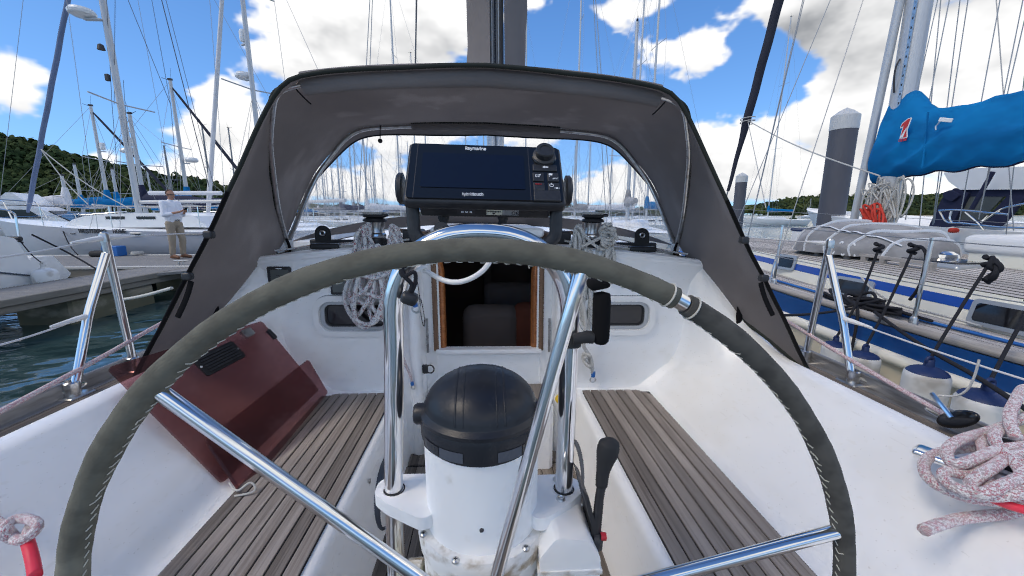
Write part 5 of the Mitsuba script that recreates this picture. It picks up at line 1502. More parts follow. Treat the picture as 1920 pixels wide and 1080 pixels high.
# ---- motor cruisers
def cruiser(label, x, y, head, S=1.0, canopy='navy_canvas'):
    k = thing('motor_cruiser', label, 'motor cruiser')
    L = 10 * S
    h, dk, D = hull_parts(L, 3.5 * S, 1.7 * S, 1.3 * S, rake=1.2)
    mv = lambda m: put(m, x, y, head)
    part(k, 'hull', mv(h), 'hull_white', smooth=50)
    part(k, 'deck', mv(dk), 'hull_white')
    pr_ = [(-2.2, 1.4), (-3.6, 2.4), (-3.9, 2.5), (-7.6, 2.55), (-8.0, 1.4)]
    part(k, 'cabin', mv(place(prism([(a_ * S, b_ * S) for a_, b_ in pr_], 2.6 * S), (0, 1.3 * S, 0), (1, 0, 0), (0, 0, 1))), 'hull_white', smooth=20)
    for s in (1, -1):
        part(k, 'window', mv(place(prism([(a_ * S, b_ * S) for a_, b_ in ((-3.5, 1.85), (-4.0, 2.3), (-5.4, 2.33), (-5.4, 1.85))], .03), (0, s * 1.31 * S + .015, 0), (1, 0, 0), (0, 0, 1))), 'dark_window')
        part(k, 'window', mv(place(prism([(a_ * S, b_ * S) for a_, b_ in ((-5.6, 1.85), (-5.6, 2.33), (-7.2, 2.33), (-7.3, 1.85))], .03), (0, s * 1.31 * S + .015, 0), (1, 0, 0), (0, 0, 1))), 'dark_window')
    part(k, 'windscreen', mv(place(prism(sg.box(-1.15 * S, 0, 1.15 * S, .95 * S), .03), (-2.55 * S, 0, 1.68 * S), (0, 1, 0), (-1.4, 0, 1.0))), 'dark_window')
    part(k, 'flybridge', mv(place(prism([(a_ * S, b_ * S) for a_, b_ in ((-3.9, 2.56), (-4.5, 3.2), (-4.7, 3.2), (-5.0, 2.9), (-7.9, 2.95), (-8.2, 2.56))], 2.5 * S), (0, 1.25 * S, 0), (1, 0, 0), (0, 0, 1))), 'hull_white', smooth=20)
    part(k, 'arch', mv(cat(*[tube(poly([(-7.2 * S, s * 1.2 * S, 2.9 * S), (-6.8 * S, s * 1.1 * S, 3.9 * S), (-6.8 * S, 0, 4.0 * S)]), .07 * S, 8) for s in (1, -1)])), 'hull_white')
    part(k, 'rail', mv(cat(*[tube([(D[i][0], s * D[i][1] * .93, D[i][2] + .6 * S) for i in range(2, 15)], .018, 6) for s in (1, -1)])), 'steel')
    for s in (1, -1):
        for i in range(2, 15, 3):
            part(k, 'rail_post', mv(bar((D[i][0], s * D[i][1] * .93, D[i][2]), (D[i][0], s * D[i][1] * .93, D[i][2] + .6 * S), .014, 6)), 'steel')
    part(k, 'antenna', mv(bar((-6.8 * S, 0, 4.0 * S), (-7.0 * S, 0, 5.4 * S), .012, 5)), 'letter_white')
    return k


cruiser('white flybridge motor cruiser with dark windows below the hill, far left', base(40, 21) + 4.5, 22, 25, .85)
cruiser('white motor boat partly cut by the left edge of the photograph', base(-60, 17), 17.5, -10, .75)

# ================================================================== pontoons
PON = thing('pontoon', 'long grey boarded walkway pontoon with pale edges crossing behind the finger berth', 'pontoon')
WY1, WY2, FX1, FX2 = 9.2, 11.9, -6.62, -7.62
bd = [box((x, (WY1 + WY2) / 2, .585), (.135, WY2 - WY1 - .1, .03)) for x in np.arange(-30, -1, .142)]
part(PON, 'deck_boards', cat(bd), 'dock_boards', smooth=False, stuff=True)
part(PON, 'frame', box((-15.5, (WY1 + WY2) / 2, .48), (29, WY2 - WY1 - .2, .16)), 'dock_timber')
for y in (WY1, WY2):
    part(PON, 'edge_rail', box((-15.5, y, .585), (29, .12, .06), .01), 'dock_edge')
    part(PON, 'fascia', box((-15.5, y, .47), (29, .07, .17), .008), 'dock_timber')
for i, x in enumerate(np.arange(-27, -2, 3.4)):
    part(PON, 'float', box((x, (WY1 + WY2) / 2, .12), (2.2, WY2 - WY1 - .5, .56), .03), 'concrete')
FIN = thing('pontoon', 'finger pontoon with timber edges and concrete floats, nearest at the left', 'pontoon')
bd = [box(((FX1 + FX2) / 2, y, .585), (.9, .135, .03)) for y in np.arange(.2, WY1 - .1, .142)]
part(FIN, 'deck_boards', cat(bd), 'dock_boards', smooth=False, stuff=True)
for x in (FX1, FX2):
    part(FIN, 'fascia', box((x, 4.6, .555), (.09, 9.1, .10), .01), 'dock_timber')
    part(FIN, 'lower_fascia', box((x + (.03 if x > -7 else -.03) * -1, 4.6, .45), (.07, 9.1, .10), .01), 'dock_timber')
for y0, y1 in ((at(125, 560, x=FX1 - .1)[1], at(286, 540, x=FX1 - .1)[1]), (.6, 2.7)):
    part(FIN, 'float', box(((FX1 + FX2) / 2, (y0 + y1) / 2, .13), (.86, y1 - y0, .54), .04), 'concrete')
part(FIN, 'knee_brace', prism([(FX1, WY1), (FX1 + 1.1, WY1), (FX1, WY1 - 1.1)], .05).apply_translation([0, 0, .55]), 'dock_boards')


def cleat(x, y, lab):
    k = thing('mooring_cleat', lab, 'cleat')
    part(k, 'horn', tube([(x - .16, y, .70), (x - .06, y, .69), (x + .06, y, .69), (x + .16, y, .70)], [.012, .022, .022, .012], 8), 'dull_steel')
    for s in (-.05, .05):
        part(k, 'leg', bar((x + s, y, .60), (x + s, y, .69), .018, 8), 'dull_steel')


c = at(322, 498, z=.62)
cleat(c[0], 9.5, 'grey mooring cleat on the near edge of the walkway')
c = at(216, 480, z=.6)
ct = solo('crate', rounded((c[0], c[1], .74), (.42, .3, .28), .02), 'blue_plastic', 'blue crate on the walkway beside the grey hull', 'crate')
c = at(190, 481, z=.6)
solo('bag', rounded((c[0], c[1], .68), (.45, .3, .17), .07), 'black_rubber', 'low black bag lying left of the blue crate', 'bag')
c = at(258, 478, z=.62)
th = np.linspace(0, 26, 120)
m, UV = tube(np.stack([c[0] + (.12 + .02 * np.sin(th * .7)) * np.cos(th), c[1] + .12 * np.sin(th), .63 + .006 * th / 2], -1), .018, 7, uv=True)
solo('mooring_rope', m, 'white_rope', 'pale coil of mooring rope on the walkway right of the crate', 'rope', smooth=True, uv=UV)
rope_thing('mooring_rope', spline([at(60, 440, y=8.2), at(120, 470, y=8.6), (at(183, 506, z=.66)), ], 24), .016, 'black_rope', 'dark mooring line running from the near left boat to the finger pontoon', 'rope')
rope_thing('mooring_rope', spline([at(115, 425, y=12.6), at(128, 455, y=12.2), at(146, 478, z=.65)], 16), .014, 'black_rope', 'dark bow line dropping from the grey hulled yacht to the walkway', 'rope')
rope_thing('mooring_rope', spline([at(232, 561, x=-3.2), at(262, 556, x=-2.9), at(322, 540, x=-2.4)], 16), .012, 'white_rope', 'white mooring line with spliced eye just above the water at the left', 'rope')

# the white boat in the berth left of the finger
NB = thing('white_boat', 'white boat stern with sloping transom and bathing step at the far left', 'boat')
sideP = lambda L_, X_: [(p[1], p[2]) for p in [at(u, v, x=X_) for u, v in L_]]
P = sideP(((-200, 425), (2, 442), (28, 447), (60, 494), (72, 505), (66, 560), (-200, 700)), -8.05)
part(NB, 'hull', place(prism(sg.Polygon(P).buffer(-.05).buffer(.05, 5), 2.9), (-8.05 - 2.9, 0, 0), (0, 1, 0), (0, 0, 1)), 'hull_white', smooth=30)
P = sideP(((58, 482), (100, 480), (116, 496), (134, 513), (126, 522), (50, 532)), -8.15)
part(NB, 'bathing_step', place(prism(sg.Polygon(P).buffer(-.03).buffer(.03, 5), 2.5), (-8.15 - 2.5, 0, 0), (0, 1, 0), (0, 0, 1)), 'hull_white', smooth=30)
part(NB, 'hull_line', tube([at(u, v, x=-8.03) for u, v in ((-120, 505), (0, 511), (60, 517))], .014, 6), 'grey_stripe')
part(NB, 'guard_rail', tube(poly([at(-120, 395, x=-8.3), at(0, 392, x=-8.3), at(28, 398, x=-8.3), at(36, 446, x=-8.3)], .1), .016, 8), 'steel')
part(NB, 'cleat', rounded(at(24, 447, x=-8.25), (.28, .08, .07), .03), 'black_plastic')


def fender(label, c, r, L, ropepts=None, top='fender_navy', rb='black_rope', tilt=0.0, group=None):
    """A boat fender whose crown stands at c."""
    k = thing('fender', label, 'fender', group)
    pf = [(0, -L), (r * .35, -L), (r * .75, -L + r * .3), (r * .96, -L + r * .75), (r, -L + r * 1.2), (r, -r * .66), (r * .975, -r * .46), (r * .90, -r * .32)]
    part(k, 'body', lathe(pf, 26, c), 'fender_white', smooth=50)
    part(k, 'crown', lathe([(r * .91, -r * .325), (r * .82, -r * .20), (r * .62, -r * .08), (r * .36, r * .0), (r * .24, r * .06), (r * .21, r * .36), (r * .12, r * .44), (0, r * .46)], 26, c), top, smooth=50)
    part(k, 'eye', tube(c + np.stack([r * .2 * np.cos(np.arange(16) * PI / 8), np.zeros(16), r * .38 + r * .2 * np.sin(np.arange(16) * PI / 8)], -1), r * .09, 8, True), top, smooth=60)
    if ropepts is not None:
        m, UV = tube(spline([c + (0, 0, r * .5)] + list(ropepts), 20), .0085, 8, uv=True)
        part(k, 'lanyard', m, rb, smooth=True, uv=UV)
        e = np.asarray(ropepts[-1])
        th = np.linspace(0, 9, 30)
        part(k, 'hitch', tube(np.stack([e[0] + .022 * np.cos(th), e[1] + .022 * np.sin(th), e[2] - .03 + .007 * th], -1), .013, 7), rb, smooth=60)
    return k


c = at(82, 503, x=-7.85)
fender('round white fender hanging on the white boat at the far left', c, .17, .42, [at(62, 480, x=-7.98), at(38, 452, x=-8.1)], top='fender_white', rb='black_rope')

# ================================================================== person on the walkway
PER = thing('person', 'man in white shirt and beige trousers standing on the walkway looking at a phone', 'person')
pf = at(336, 484, z=.61)
PX, PY = pf[0], pf[1]
DIR = math.radians(-12)   # faces to the right of the picture, a little towards us


def pp(f, s, z):
    """forward, to his left, up."""
    return np.array([PX + f * math.cos(DIR) - s * math.sin(DIR) * 1.0, PY + f * math.sin(DIR) + s * math.cos(DIR), .61 + z])


def bones(L, seg=14, ref=.035, it=6):
    M = m3.Manifold()
    out = []
    for a_, ra, b_, rb in L:
        sa = m3.Manifold.sphere(ra, seg).translate(list(map(float, a_)))
        sb = m3.Manifold.sphere(rb, seg).translate(list(map(float, b_)))
        out.append(m3.Manifold.batch_hull([sa, sb]))
    M = m3.Manifold.batch_boolean(out, m3.OpType.Add).refine_to_length(ref)
    q_ = M.to_mesh()
    t_ = trimesh.Trimesh(q_.vert_properties[:, :3], q_.tri_verts, process=True)
    trimesh.smoothing.filter_taubin(t_, iterations=it)
    return t_


J = {}
for s, n_ in ((1, 'L'), (-1, 'R')):
    st_ = .04 if s > 0 else -.03
    J['hip' + n_], J['knee' + n_], J['ank' + n_], J['toe' + n_] = pp(0, s * .10, .90), pp(.03 + st_, s * .11, .48), pp(-.02 + st_, s * .11, .09), pp(.17 + st_, s * .13, .035)
    J['sh' + n_], J['el' + n_], J['wr' + n_] = pp(-.02, s * .19, 1.42), pp(.03, s * .25, 1.13), pp(.26, s * .10, 1.19)
J['pel'], J['waist'], J['chest'], J['neck'], J['head'], J['crown'] = pp(0, 0, .95), pp(.02, 0, 1.10), pp(-.01, 0, 1.32), pp(.0, 0, 1.50), pp(.045, 0, 1.62), pp(.02, 0, 1.68)
B_ = []
for n_ in 'LR':
    s = 1 if n_ == 'L' else -1
    B_ += [(J['pel'], .115, J['hip' + n_], .10), (J['hip' + n_], .085, J['knee' + n_], .055), (J['knee' + n_], .052, J['ank' + n_], .037), (J['ank' + n_], .038, J['toe' + n_], .032),
           (J['sh' + n_], .060, J['el' + n_], .042), (J['el' + n_], .040, J['wr' + n_], .026), (J['chest'], .12, J['sh' + n_], .06), (J['chest'], .125, pp(0, s * .07, 1.15), .12)]
    w_ = J['wr' + n_]
    hd = pp(.33, s * .055, 1.215)
    B_ += [(w_, .026, hd, .028)]
    for q_ in range(4):
        B_ += [(hd + (pp(0, .015 - .011 * q_, 0) - pp(0, 0, 0)), .010, pp(.39, s * .035 + .012 - .009 * q_, 1.22 + .012 * q_), .0085), (pp(.39, s * .035 + .012 - .009 * q_, 1.22 + .012 * q_), .0085, pp(.385, s * .010, 1.245 + .012 * q_), .0075)]
    B_ += [(hd, .013, pp(.36, s * .02, 1.25), .009)]
B_ += [(J['pel'], .13, J['waist'], .125), (J['waist'], .125, J['chest'], .135), (J['chest'], .09, J['neck'], .058), (J['neck'], .052, J['head'], .06), (J['head'], .075, J['crown'], .088), (J['head'], .07, pp(.085, 0, 1.575), .042), (pp(.105, 0, 1.615), .018, pp(.135, 0, 1.60), .014), (pp(.03, .09, 1.62), .02, pp(.02, .095, 1.64), .015), (pp(.03, -.09, 1.62), .02, pp(.02, -.095, 1.64), .015)]
body = bones(B_, 12, .03, 5)
part(PER, 'body', body, 'skin', smooth=True)
up_ = []
for n_ in 'LR':
    s = 1 if n_ == 'L' else -1
    up_ += [(J['sh' + n_], .078, J['el' + n_], .062), (J['el' + n_], .060, J['el' + n_] * .45 + J['wr' + n_] * .55, .045), (J['chest'], .145, J['sh' + n_], .075), (J['chest'], .15, pp(.01, s * .075, 1.13), .145), (pp(.01, s * .075, 1.13), .145, pp(.0, s * .05, 1.0), .138)]
up_ += [(J['chest'], .155, J['waist'], .152), (J['waist'], .155, pp(.005, 0, 1.0), .145), (J['chest'], .10, pp(-.005, 0, 1.475), .072)]
sh_ = bones(up_, 12, .03, 4)
sh_.vertices += (meshkit.fbm(np.array(sh_.vertices) * 14, 2, seed=3)[:, None] - .5) * .022 * np.array(sh_.vertex_normals)
part(PER, 'shirt', sh_, 'cloth_white', smooth=True, label='white shirt with rolled sleeves')
tr_ = [(pp(0, 0, .985), .142, pp(0, 0, .92), .14)]
for n_ in 'LR':
    tr_ += [(pp(0, 0, .93), .13, J['hip' + n_], .112), (J['hip' + n_], .105, J['knee' + n_], .078), (J['knee' + n_], .076, J['ank' + n_] + (0, 0, .03), .062)]
tm = bones(tr_, 12, .03, 4)
tm.vertices += (meshkit.fbm(np.array(tm.vertices) * 16, 2, seed=5)[:, None] - .5) * .02 * np.array(tm.vertex_normals)
part(PER, 'trousers', tm, 'trousers', smooth=True, label='beige trousers')
part(PER, 'belt', lathe([(.141, -.02), (.148, -.018), (.148, .018), (.141, .02)], 24, pp(.003, 0, 1.0)), 'letter_dark')
for n_ in 'LR':
    part(PER, 'shoe', bones([(J['ank' + n_] - (0, 0, .02), .048, J['toe' + n_], .040), (J['ank' + n_] + (pp(-.05, 0, -.05) - pp(0, 0, 0)), .036, J['toe' + n_], .038)], 12, .02, 3), 'shoe', smooth=True)
hm = trimesh.creation.icosphere(3, .094)
hm.vertices = hm.vertices * (1.0, .97, 1.0)
hm = hm.slice_plane([-.012, 0, .012], [-.75, 0, .65])
hm.apply_transform(trimesh.transformations.rotation_matrix(DIR, [0, 0, 1]))
hm.apply_translation(J['crown'] + (0, 0, -.002))
part(PER, 'hair', hm, 'hair', smooth=True)
part(PER, 'sunglasses', tube([pp(.0, .09, 1.655), pp(.08, .085, 1.645), pp(.128, .04, 1.638), pp(.132, 0, 1.642), pp(.128, -.04, 1.638), pp(.08, -.085, 1.645), pp(.0, -.09, 1.655)], [.006, .009, .019, .008, .019, .009, .006], 8, flat=.5), 'gloss_black', smooth=60)
solo('phone', box(pp(.40, 0, 1.265), (.012, .075, .15), .004, rot=trimesh.transformations.rotation_matrix(DIR, [0, 0, 1])[:3, :3] @ trimesh.transformations.rotation_matrix(.9, [0, 1, 0])[:3, :3]), 'gloss_black', 'dark phone held up in the standing man\'s hands', 'phone')

# ================================================================== the cream and blue yacht alongside
BY = thing('yacht', 'cream yacht with dark blue band, blue boom cover and teak decks lying alongside', 'yacht')
XC = 4.42


def bx_half(y):
    t = (y - 3.2) / 5.6
    return 1.66 if y < 3.2 else max(.03, 1.66 * (1 - max(0, t) ** 2.0))


def bz(y):
    return .99 + .025 * max(0, y - 2) + .004 * max(0, y - 2) ** 2


ys = np.r_[np.linspace(-5, 3, 10), np.linspace(3.3, 8.8, 26)]


def band(z0, z1, f0, f1, s):
    return grid([[(XC + s * bx_half(y) * (f0 + (f1 - f0) * t), y, bz(y) - 1.06 + z0 + (z1 - z0) * t) for t in np.linspace(0, 1, 4)] for y in ys])


for s in (-1, 1):
    part(BY, 'upper_band', band(1.045, .885, 1.0, 1.002, s), 'hull_blue', smooth=50, label='dark blue band along the top of the hull')
    part(BY, 'rubbing_strake', tube([(XC + s * bx_half(y) * 1.008, y, bz(y) - 1.06 + .845) for y in ys], .042, 12), 'cream', smooth=60)
    rows = [[(XC + s * bx_half(y) * (1 - .02 * t - .30 * t ** 2.4), y, (bz(y) - 1.06 + .84) * (1 - t) - .35 * t) for t in np.linspace(0, 1, 8)] for y in ys]
    part(BY, 'lower_hull', grid(rows), 'hull_cream', smooth=50)
    part(BY, 'toe_rail', tube([(XC + s * (bx_half(y) - .015), y, bz(y) + .015) for y in ys], .030, 8), 'pale_teak', smooth=60)
part(BY, 'deck', grid([[(XC + s * bx_half(y), y, bz(y) - .01 + .03 * (1 - abs(s))) for s in np.linspace(-1, 1, 7)] for y in ys]), 'caulk')
dp = []
for i in range(12):
    r0, r1 = 1.0 - i * .033, 1.0 - i * .033 - .029
    for s in (-1, 1):
        dp.append(grid([[(XC + s * (bx_half(y) - .06 - i * .052), y, bz(y) - .004 + .0025 * i), (XC + s * (bx_half(y) - .06 - i * .052 - .046), y, bz(y) - .004 + .0025 * i + .002)] for y in ys[ys < 7.4]]))
part(BY, 'deck_planks', cat(dp), 'pale_teak', stuff=True)
# coachroof: cream sides with a blue stripe, teak laid top
cx0 = 1.20


def chw(y):
    return cx0 if y < 3.0 else cx0 * max(.2, 1 - ((y - 3.0) / 5.2) ** 2)


yc = np.linspace(-3, 6.6, 36)
zb = lambda y: bz(y) - .02
hh = lambda y: .265 * (1 - .55 * max(0, (y - 3.2) / 3.4) ** 1.6)
zr = lambda y, t: zb(y) + hh(y) + .085 * (1 - t * t) * (1 - .4 * max(0, (y - 3) / 3.6))
for s in (-1, 1):
    part(BY, 'coachroof_side', grid([[(XC + s * (chw(y) - .05 * t), y, zb(y) + hh(y) * t) for t in (0, .5, 1)] for y in yc]), 'cream', smooth=40)
    part(BY, 'side_stripe', grid([[(XC + s * (chw(y) - .05 * t + .003), y, zb(y) + hh(y) * t) for t in (.51, .64, .77)] for y in yc]), 'stripe_blue', smooth=40, label='bright blue stripe along the coachroof')
part(BY, 'coachroof_top', grid([[(XC + t * (chw(y) - .05), y, zr(y, t)) for t in np.linspace(-1, 1, 17)] for y in yc]), 'caulk', smooth=40)
part(BY, 'coachroof_end', grid([[(XC + t * (chw(6.6) - .05 * k), 6.6, zb(6.6) + (zr(6.6, t) - zb(6.6)) * k) for t in np.linspace(-1, 1, 17)] for k in (0, 1)]), 'cream')
tp = []
for i in range(38):
    a_, b_ = -1 + i / 19.0, -1 + i / 19.0 + .040
    if a_ > .35:
        continue
    tp.append(grid([[(XC + t * (chw(y) - .05), y, zr(y, t) + .005) for t in (a_, b_)] for y in yc]))
part(BY, 'roof_planks', cat(tp), 'pale_teak', stuff=True)
for (u, v, w_, h_) in ((1600, 541, .30, .12), (1906, 600, .40, .12), (1473, 492, .22, .11)):
    p = at(u, v, x=XC - chw(3.0) + .02)
    yv = p[1]
    for _ in range(4):
        p = at(u, v, x=XC - chw(p[1]) + .012)
    ex_ = np.array([chw(p[1] - .05) - chw(p[1] + .05), -.1, 0])
    wn = part(BY, 'window_frame', place(prism(rrect(w_ + .06, h_ + .055, .035), .030), p + (.012, 0, 0), ex_ * (1, 1, 0), (.2, 0, 1)), 'window_alu', smooth=20)
    part(wn, 'pane', place(prism(rrect(w_, h_, .02), .034), p + (.012, 0, 0), ex_ * (1, 1, 0), (.2, 0, 1)), 'dark_window', smooth=20)
# grab rail with slots


def u_of(p):
    q_ = np.asarray(p) - EYE
    return 960 + 737 * (q_ @ RGT) / (q_ @ FWD)


gy = np.linspace(2.0, 5.5, 400)
gu = np.array([u_of((3.55, y_, zr(y_, -.72))) for y_ in gy])
ga, gb_ = float(np.interp(-1528, -gu, gy)), float(np.interp(-1750, -gu, gy))
GL = ga - gb_
hrp = sg.box(0, 0, GL, .075)
for k in range(6):
    hrp = hrp.difference(sg.box(GL * (.05 + k * .155), -.01, GL * (.05 + k * .155 + .10), .040).buffer(.010))
part(BY, 'grab_rail', place(prism(hrp, .035), np.array([3.57, ga, zr(ga, -.72) - .004]), (0, -GL, zr(gb_, -.72) - zr(ga, -.72)), (0, 0, 1)), 'pale_teak')
# hatches
hp = at(1768, 492, x=3.95)
ht = part(BY, 'deck_hatch', rounded(hp + (0, 0, -.02), (.50, .62, .07), .03), 'window_alu')
part(ht, 'pane', rounded(hp + (0, 0, .012), (.40, .52, .03), .012), 'dark_window')
cw = at(1762, 482, x=4.15)
part(BY, 'vent_cowl', lathe([(.13, 0), (.12, .03), (.08, .055), (0, .065)], 20, cw), 'steel')
gb = at(1860, 452, x=4.35)
part(BY, 'hatch_garage', rounded((4.5, at(1800, 452, x=4.02)[1] - .95, gb[2] - .02), (.95, 1.9, .16), .05), 'hull_white')
part(BY, 'garage_base', box((4.5, at(1800, 452, x=4.02)[1] - .95, gb[2] - .14), (.90, 1.8, .12), .01), 'cream')
# mast, pole, boom and its cover
my = 4.2
mk = part(BY, 'mast', tube([(XC, my, 1.35), (XC, my + .02, 4.0), (XC, my + .06, 12.3)], .088, 20, flat=1.4), 'mast_paint', smooth=60, label='white oval mast with a perforated track')
part(mk, 'track', box((XC - .083, my - .03, 5.0), (.010, .035, 5.0)), 'dull_steel')
for k in range(24):
    part(mk, 'track_hole', box((XC - .0885, my - .03, 2.9 + k * .09), (.003, .012, .022)), 'letter_dark')
part(mk, 'cleat_hook', tube(spline([(XC - .09, my + .03, 3.35), (XC - .12, my + .03, 3.28), (XC - .115, my + .03, 3.12), (XC - .095, my + .03, 3.02)], 12), .008, 8), 'letter_dark')
p0, p1 = at(1600, 418, x=XC - .1), at(1688, 0, x=XC - .1)
part(BY, 'spinnaker_pole', tube([p0, p1, p1 + (p1 - p0) * .4], .040, 14), 'mast_paint', smooth=60, label='grey pole stowed upright before the mast')
part(BY, 'boom', bar((XC, my - .1, 2.24), (XC, my - 4.6, 2.24), .06, 12), 'mast_paint')
rows = []
for y in np.r_[np.linspace(my + .20, my - .15, 20), np.linspace(my - .22, my - 1.6, 34), np.linspace(my - 1.7, my - 4.5, 16)]:
    d_ = my - y
    zt_ = float(np.interp(d_, [-.21, -.17, -.10, .08, .16, .26, .36, .5, 1.1, 4.5], [2.62, 2.70, 2.98, 3.02, 2.99, 2.84, 2.77, 2.76, 2.74, 2.55]))
    zl = float(np.interp(d_, [-.21, -.14, 0, .2, .6, 4.5], [2.11, 2.10, 2.12, 2.15, 2.17, 2.20]))
    wd = float(np.interp(d_, [-.21, -.17, -.08, .1, .4, 1, 4.5], [.02, .12, .165, .165, .15, .15, .11]))
    row = []
    for t in np.linspace(0, 2 * PI, 49):
        cz_ = math.cos(t)
        z_ = zl + (zt_ - zl) * (.5 + .5 * cz_)
        x_ = wd * math.sin(t) * (1.0 - .30 * cz_ + .0) * (abs(math.sin(t)) ** .0)
        nz = (meshkit.fbm(np.array([x_ * 3, y * 3.2, z_ * 5.0]), 3, seed=4) - .5) * .16 + (meshkit.noise(np.array([y * 6 + z_ * 9, z_ * 2.5 - y * 1.5, 1.0]), 6) - .5) * .17 + (meshkit.noise(np.array([y * 14 - z_ * 10, z_ * 3, 2.0]), 7) - .5) * .08
        row.append((XC + x_ * (1 + nz * 2.0), y + .02 * nz, z_ + nz * .25))
    rows.append(row)
bc = part(BY, 'boom_cover', grid(rows), 'blue_canvas', smooth=True, label='bright blue canvas boom cover with a red and white numeral')
part(bc, 'cover_edge', tube([r_[24] for r_ in rows], .012, 6), 'navy_canvas')
part(bc, 'zip_flap', tube([(XC - .165, my - .43 + .02 * math.sin(z_ * 5), z_) for z_ in np.linspace(2.2, 2.72, 12)], .012, 6, flat=.5), 'blue_canvas')
lp = at(1775, 225, x=XC - .17)
part(bc, 'buckle', box(lp + (-.01, 0, 0), (.012, .12, .035), .004, rot=trimesh.transformations.rotation_matrix(.3, [1, 0, 0])[:3, :3]), 'white_plastic')
part(bc, 'buckle_strap', tube([lp + (-.012, .04, 0), lp + (-.016, .07, -.04), lp + (-.014, .065, -.075)], .010, 6, flat=.4), 'letter_white')
# numeral logo: a leaning red figure one with white underline and small word
lo = at(1697, 243, x=XC - .195)
one = sg.Polygon([(-.028, -.075), (-.012, .045), (-.040, .030), (-.030, .062), (.018, .095), (.040, .095), (.018, -.0), (.030, -.075)])
ex_, ey_ = np.array([0, -1, 0]), np.array([.0, -.28, 1])
part(bc, 'logo_border', place(prism(one.buffer(.010), .004), lo, ex_, ey_), 'letter_white')
part(bc, 'logo_numeral', place(prism(one, .004), lo + (-.005, 0, 0), ex_, ey_), 'letter_red')
part(bc, 'logo_slash', place(prism(sg.Polygon([(-.030, -.075), (.012, .0), (.026, .02), (.0, -.075)]), .003), lo + (-.0085, 0, 0), ex_, ey_), 'letter_white')
tm_ = meshkit.text_mesh('one', .034, .004, True)
tm_.apply_translation([-tm_.bounds[1][0] / 2, -.112, 0])
part(bc, 'logo_word', place(tm_, lo + (-.006, 0, 0), ex_, ey_), 'letter_red', smooth=False)
# ropes bundled on the mast below the gooseneck
g = np.random.default_rng(31)
for k in range(26):
    z1_ = g.uniform(1.95, 2.15)
    z0_ = g.uniform(1.45, 1.75)
    o_ = np.array([XC - .13 + g.normal(0, .03), my - .10 + g.normal(0, .09), 0])
    w_ = g.uniform(.02, .06)
    P = [(o_[0] + .02 * math.sin(t * 2 + k), o_[1] + w_ * math.sin(t), (z1_ + z0_) / 2 + (z1_ - z0_) / 2 * math.cos(t)) for t in np.arange(22) * 2 * PI / 22]
    rope(BY + '__mast', 'rope_coil', P, .009, 'fleck_grey', 7, True)
for k in range(9):
    P = spline([(XC - .14 + g.normal(0, .04), my - .08 + g.normal(0, .11), g.uniform(1.5, 2.1)) for _ in range(7)], 40)
    rope(BY + '__mast', 'rope_tangle', P, .008, 'fleck_grey', 7)
for k in range(7):
    o_ = at(1634, 410, x=XC - .25) + g.normal(0, .03, 3)
    P = [(o_[0] + .03 * math.sin(2 * t + k), o_[1] + .07 * math.sin(t + .3 * k), o_[2] + .13 * math.cos(t)) for t in np.arange(20) * 2 * PI / 20]
    rope(BY + '__mast', 'red_rope_coil', P, .012, 'red_rope', 7, True)
# standing and running rigging
W = lambda a_, b_, r=.0045, bs='wire', nm='shroud': part(BY, nm, bar(np.asarray(a_, float), np.asarray(b_, float), r, 6), bs)
mh = np.array([XC, my + .05, 12.0])
cp1, cp2, cp3 = np.array([2.84, 4.25, bz(4.2)]), np.array([2.84, 3.75, bz(3.8)]), np.array([2.90, 4.75, bz(4.7)])
for cp_, e_ in ((cp1, (XC - .85, my, 7.0)), (cp1, (XC - .82, my, 7.0)), (cp2, (XC, my, 6.8)), (cp3, (XC, my, 6.8)), ((6.0, 4.2, 1.1), (XC + .85, my, 7)), ((5.95, 3.7, 1.1), (XC, my, 6.8))):
    W(cp_, e_)
for cp_ in (cp1, cp2, cp3):
    d_ = np.array([XC - .4, my, 7]) - cp_
    d_ /= np.linalg.norm(d_)
    part(BY, 'bottle_screw', tube([cp_, cp_ + d_ * .05, cp_ + d_ * .22, cp_ + d_ * .26], [.008, .013, .013, .005], 8), 'steel')
W((XC, my - .12, 2.9), (XC + .05, my - .5, 12), .004, 'wire', 'halyard')
for (ua, va, ub, vb, xx) in ((1742, 190, 1780, 0, 4.5), (1746, 190, 1764, 0, 4.5), (1777, 190, 1800, 0, 5.0), (1786, 190, 1815, 0, 5.0), (1840, 190, 1875, 0, 5.2), (1882, 185, 1868, 0, 5.4), (1880, 188, 1918, 0, 5.4), (1886, 188, 1925, 20, 5.4)):
    a_, b_ = at(ua, va, x=xx), at(ub, vb, x=xx)
    W(a_ - (b_ - a_) * 1.3, b_ + (b_ - a_) * .5, .0045, 'wire', 'backstay')
# furled dark headsail on the forestay and the line that tethers it
a_ = at(1365, 358, x=XC)
b_ = a_ + (at(1461, 0, x=XC) - a_) * 2.8
tt = np.linspace(0, 1, 60)[:, None]
P = a_ + (b_ - a_) * tt + np.stack([.004 * np.sin(tt[:, 0] * 70), 0 * tt[:, 0], 0 * tt[:, 0]], -1)
fj = part(BY, 'furled_headsail', tube(P, np.interp(tt[:, 0], [0, .10, .13, .14, .35, 1], [.026, .040, .056, .064, .066, .045]), 12), 'navy_sail', smooth=60, label='dark rolled headsail on the forestay')
W(a_, a_ - (b_ - a_) * .14, .012, 'wire', 'forestay')
lt = at(1402, 226, x=XC)
part(BY, 'jib_sheet', tube(spline([lt, (lt + at(1650, 330, x=XC - .2)) / 2 - (0, 0, .06), at(1650, 330, x=XC - .2)], 16), .008, 6), 'white_rope')
part(BY, 'jib_sheet', bar(lt, at(1436, 390, x=3.6), .006, 6), 'white_rope')
th = np.linspace(0, 12, 30)
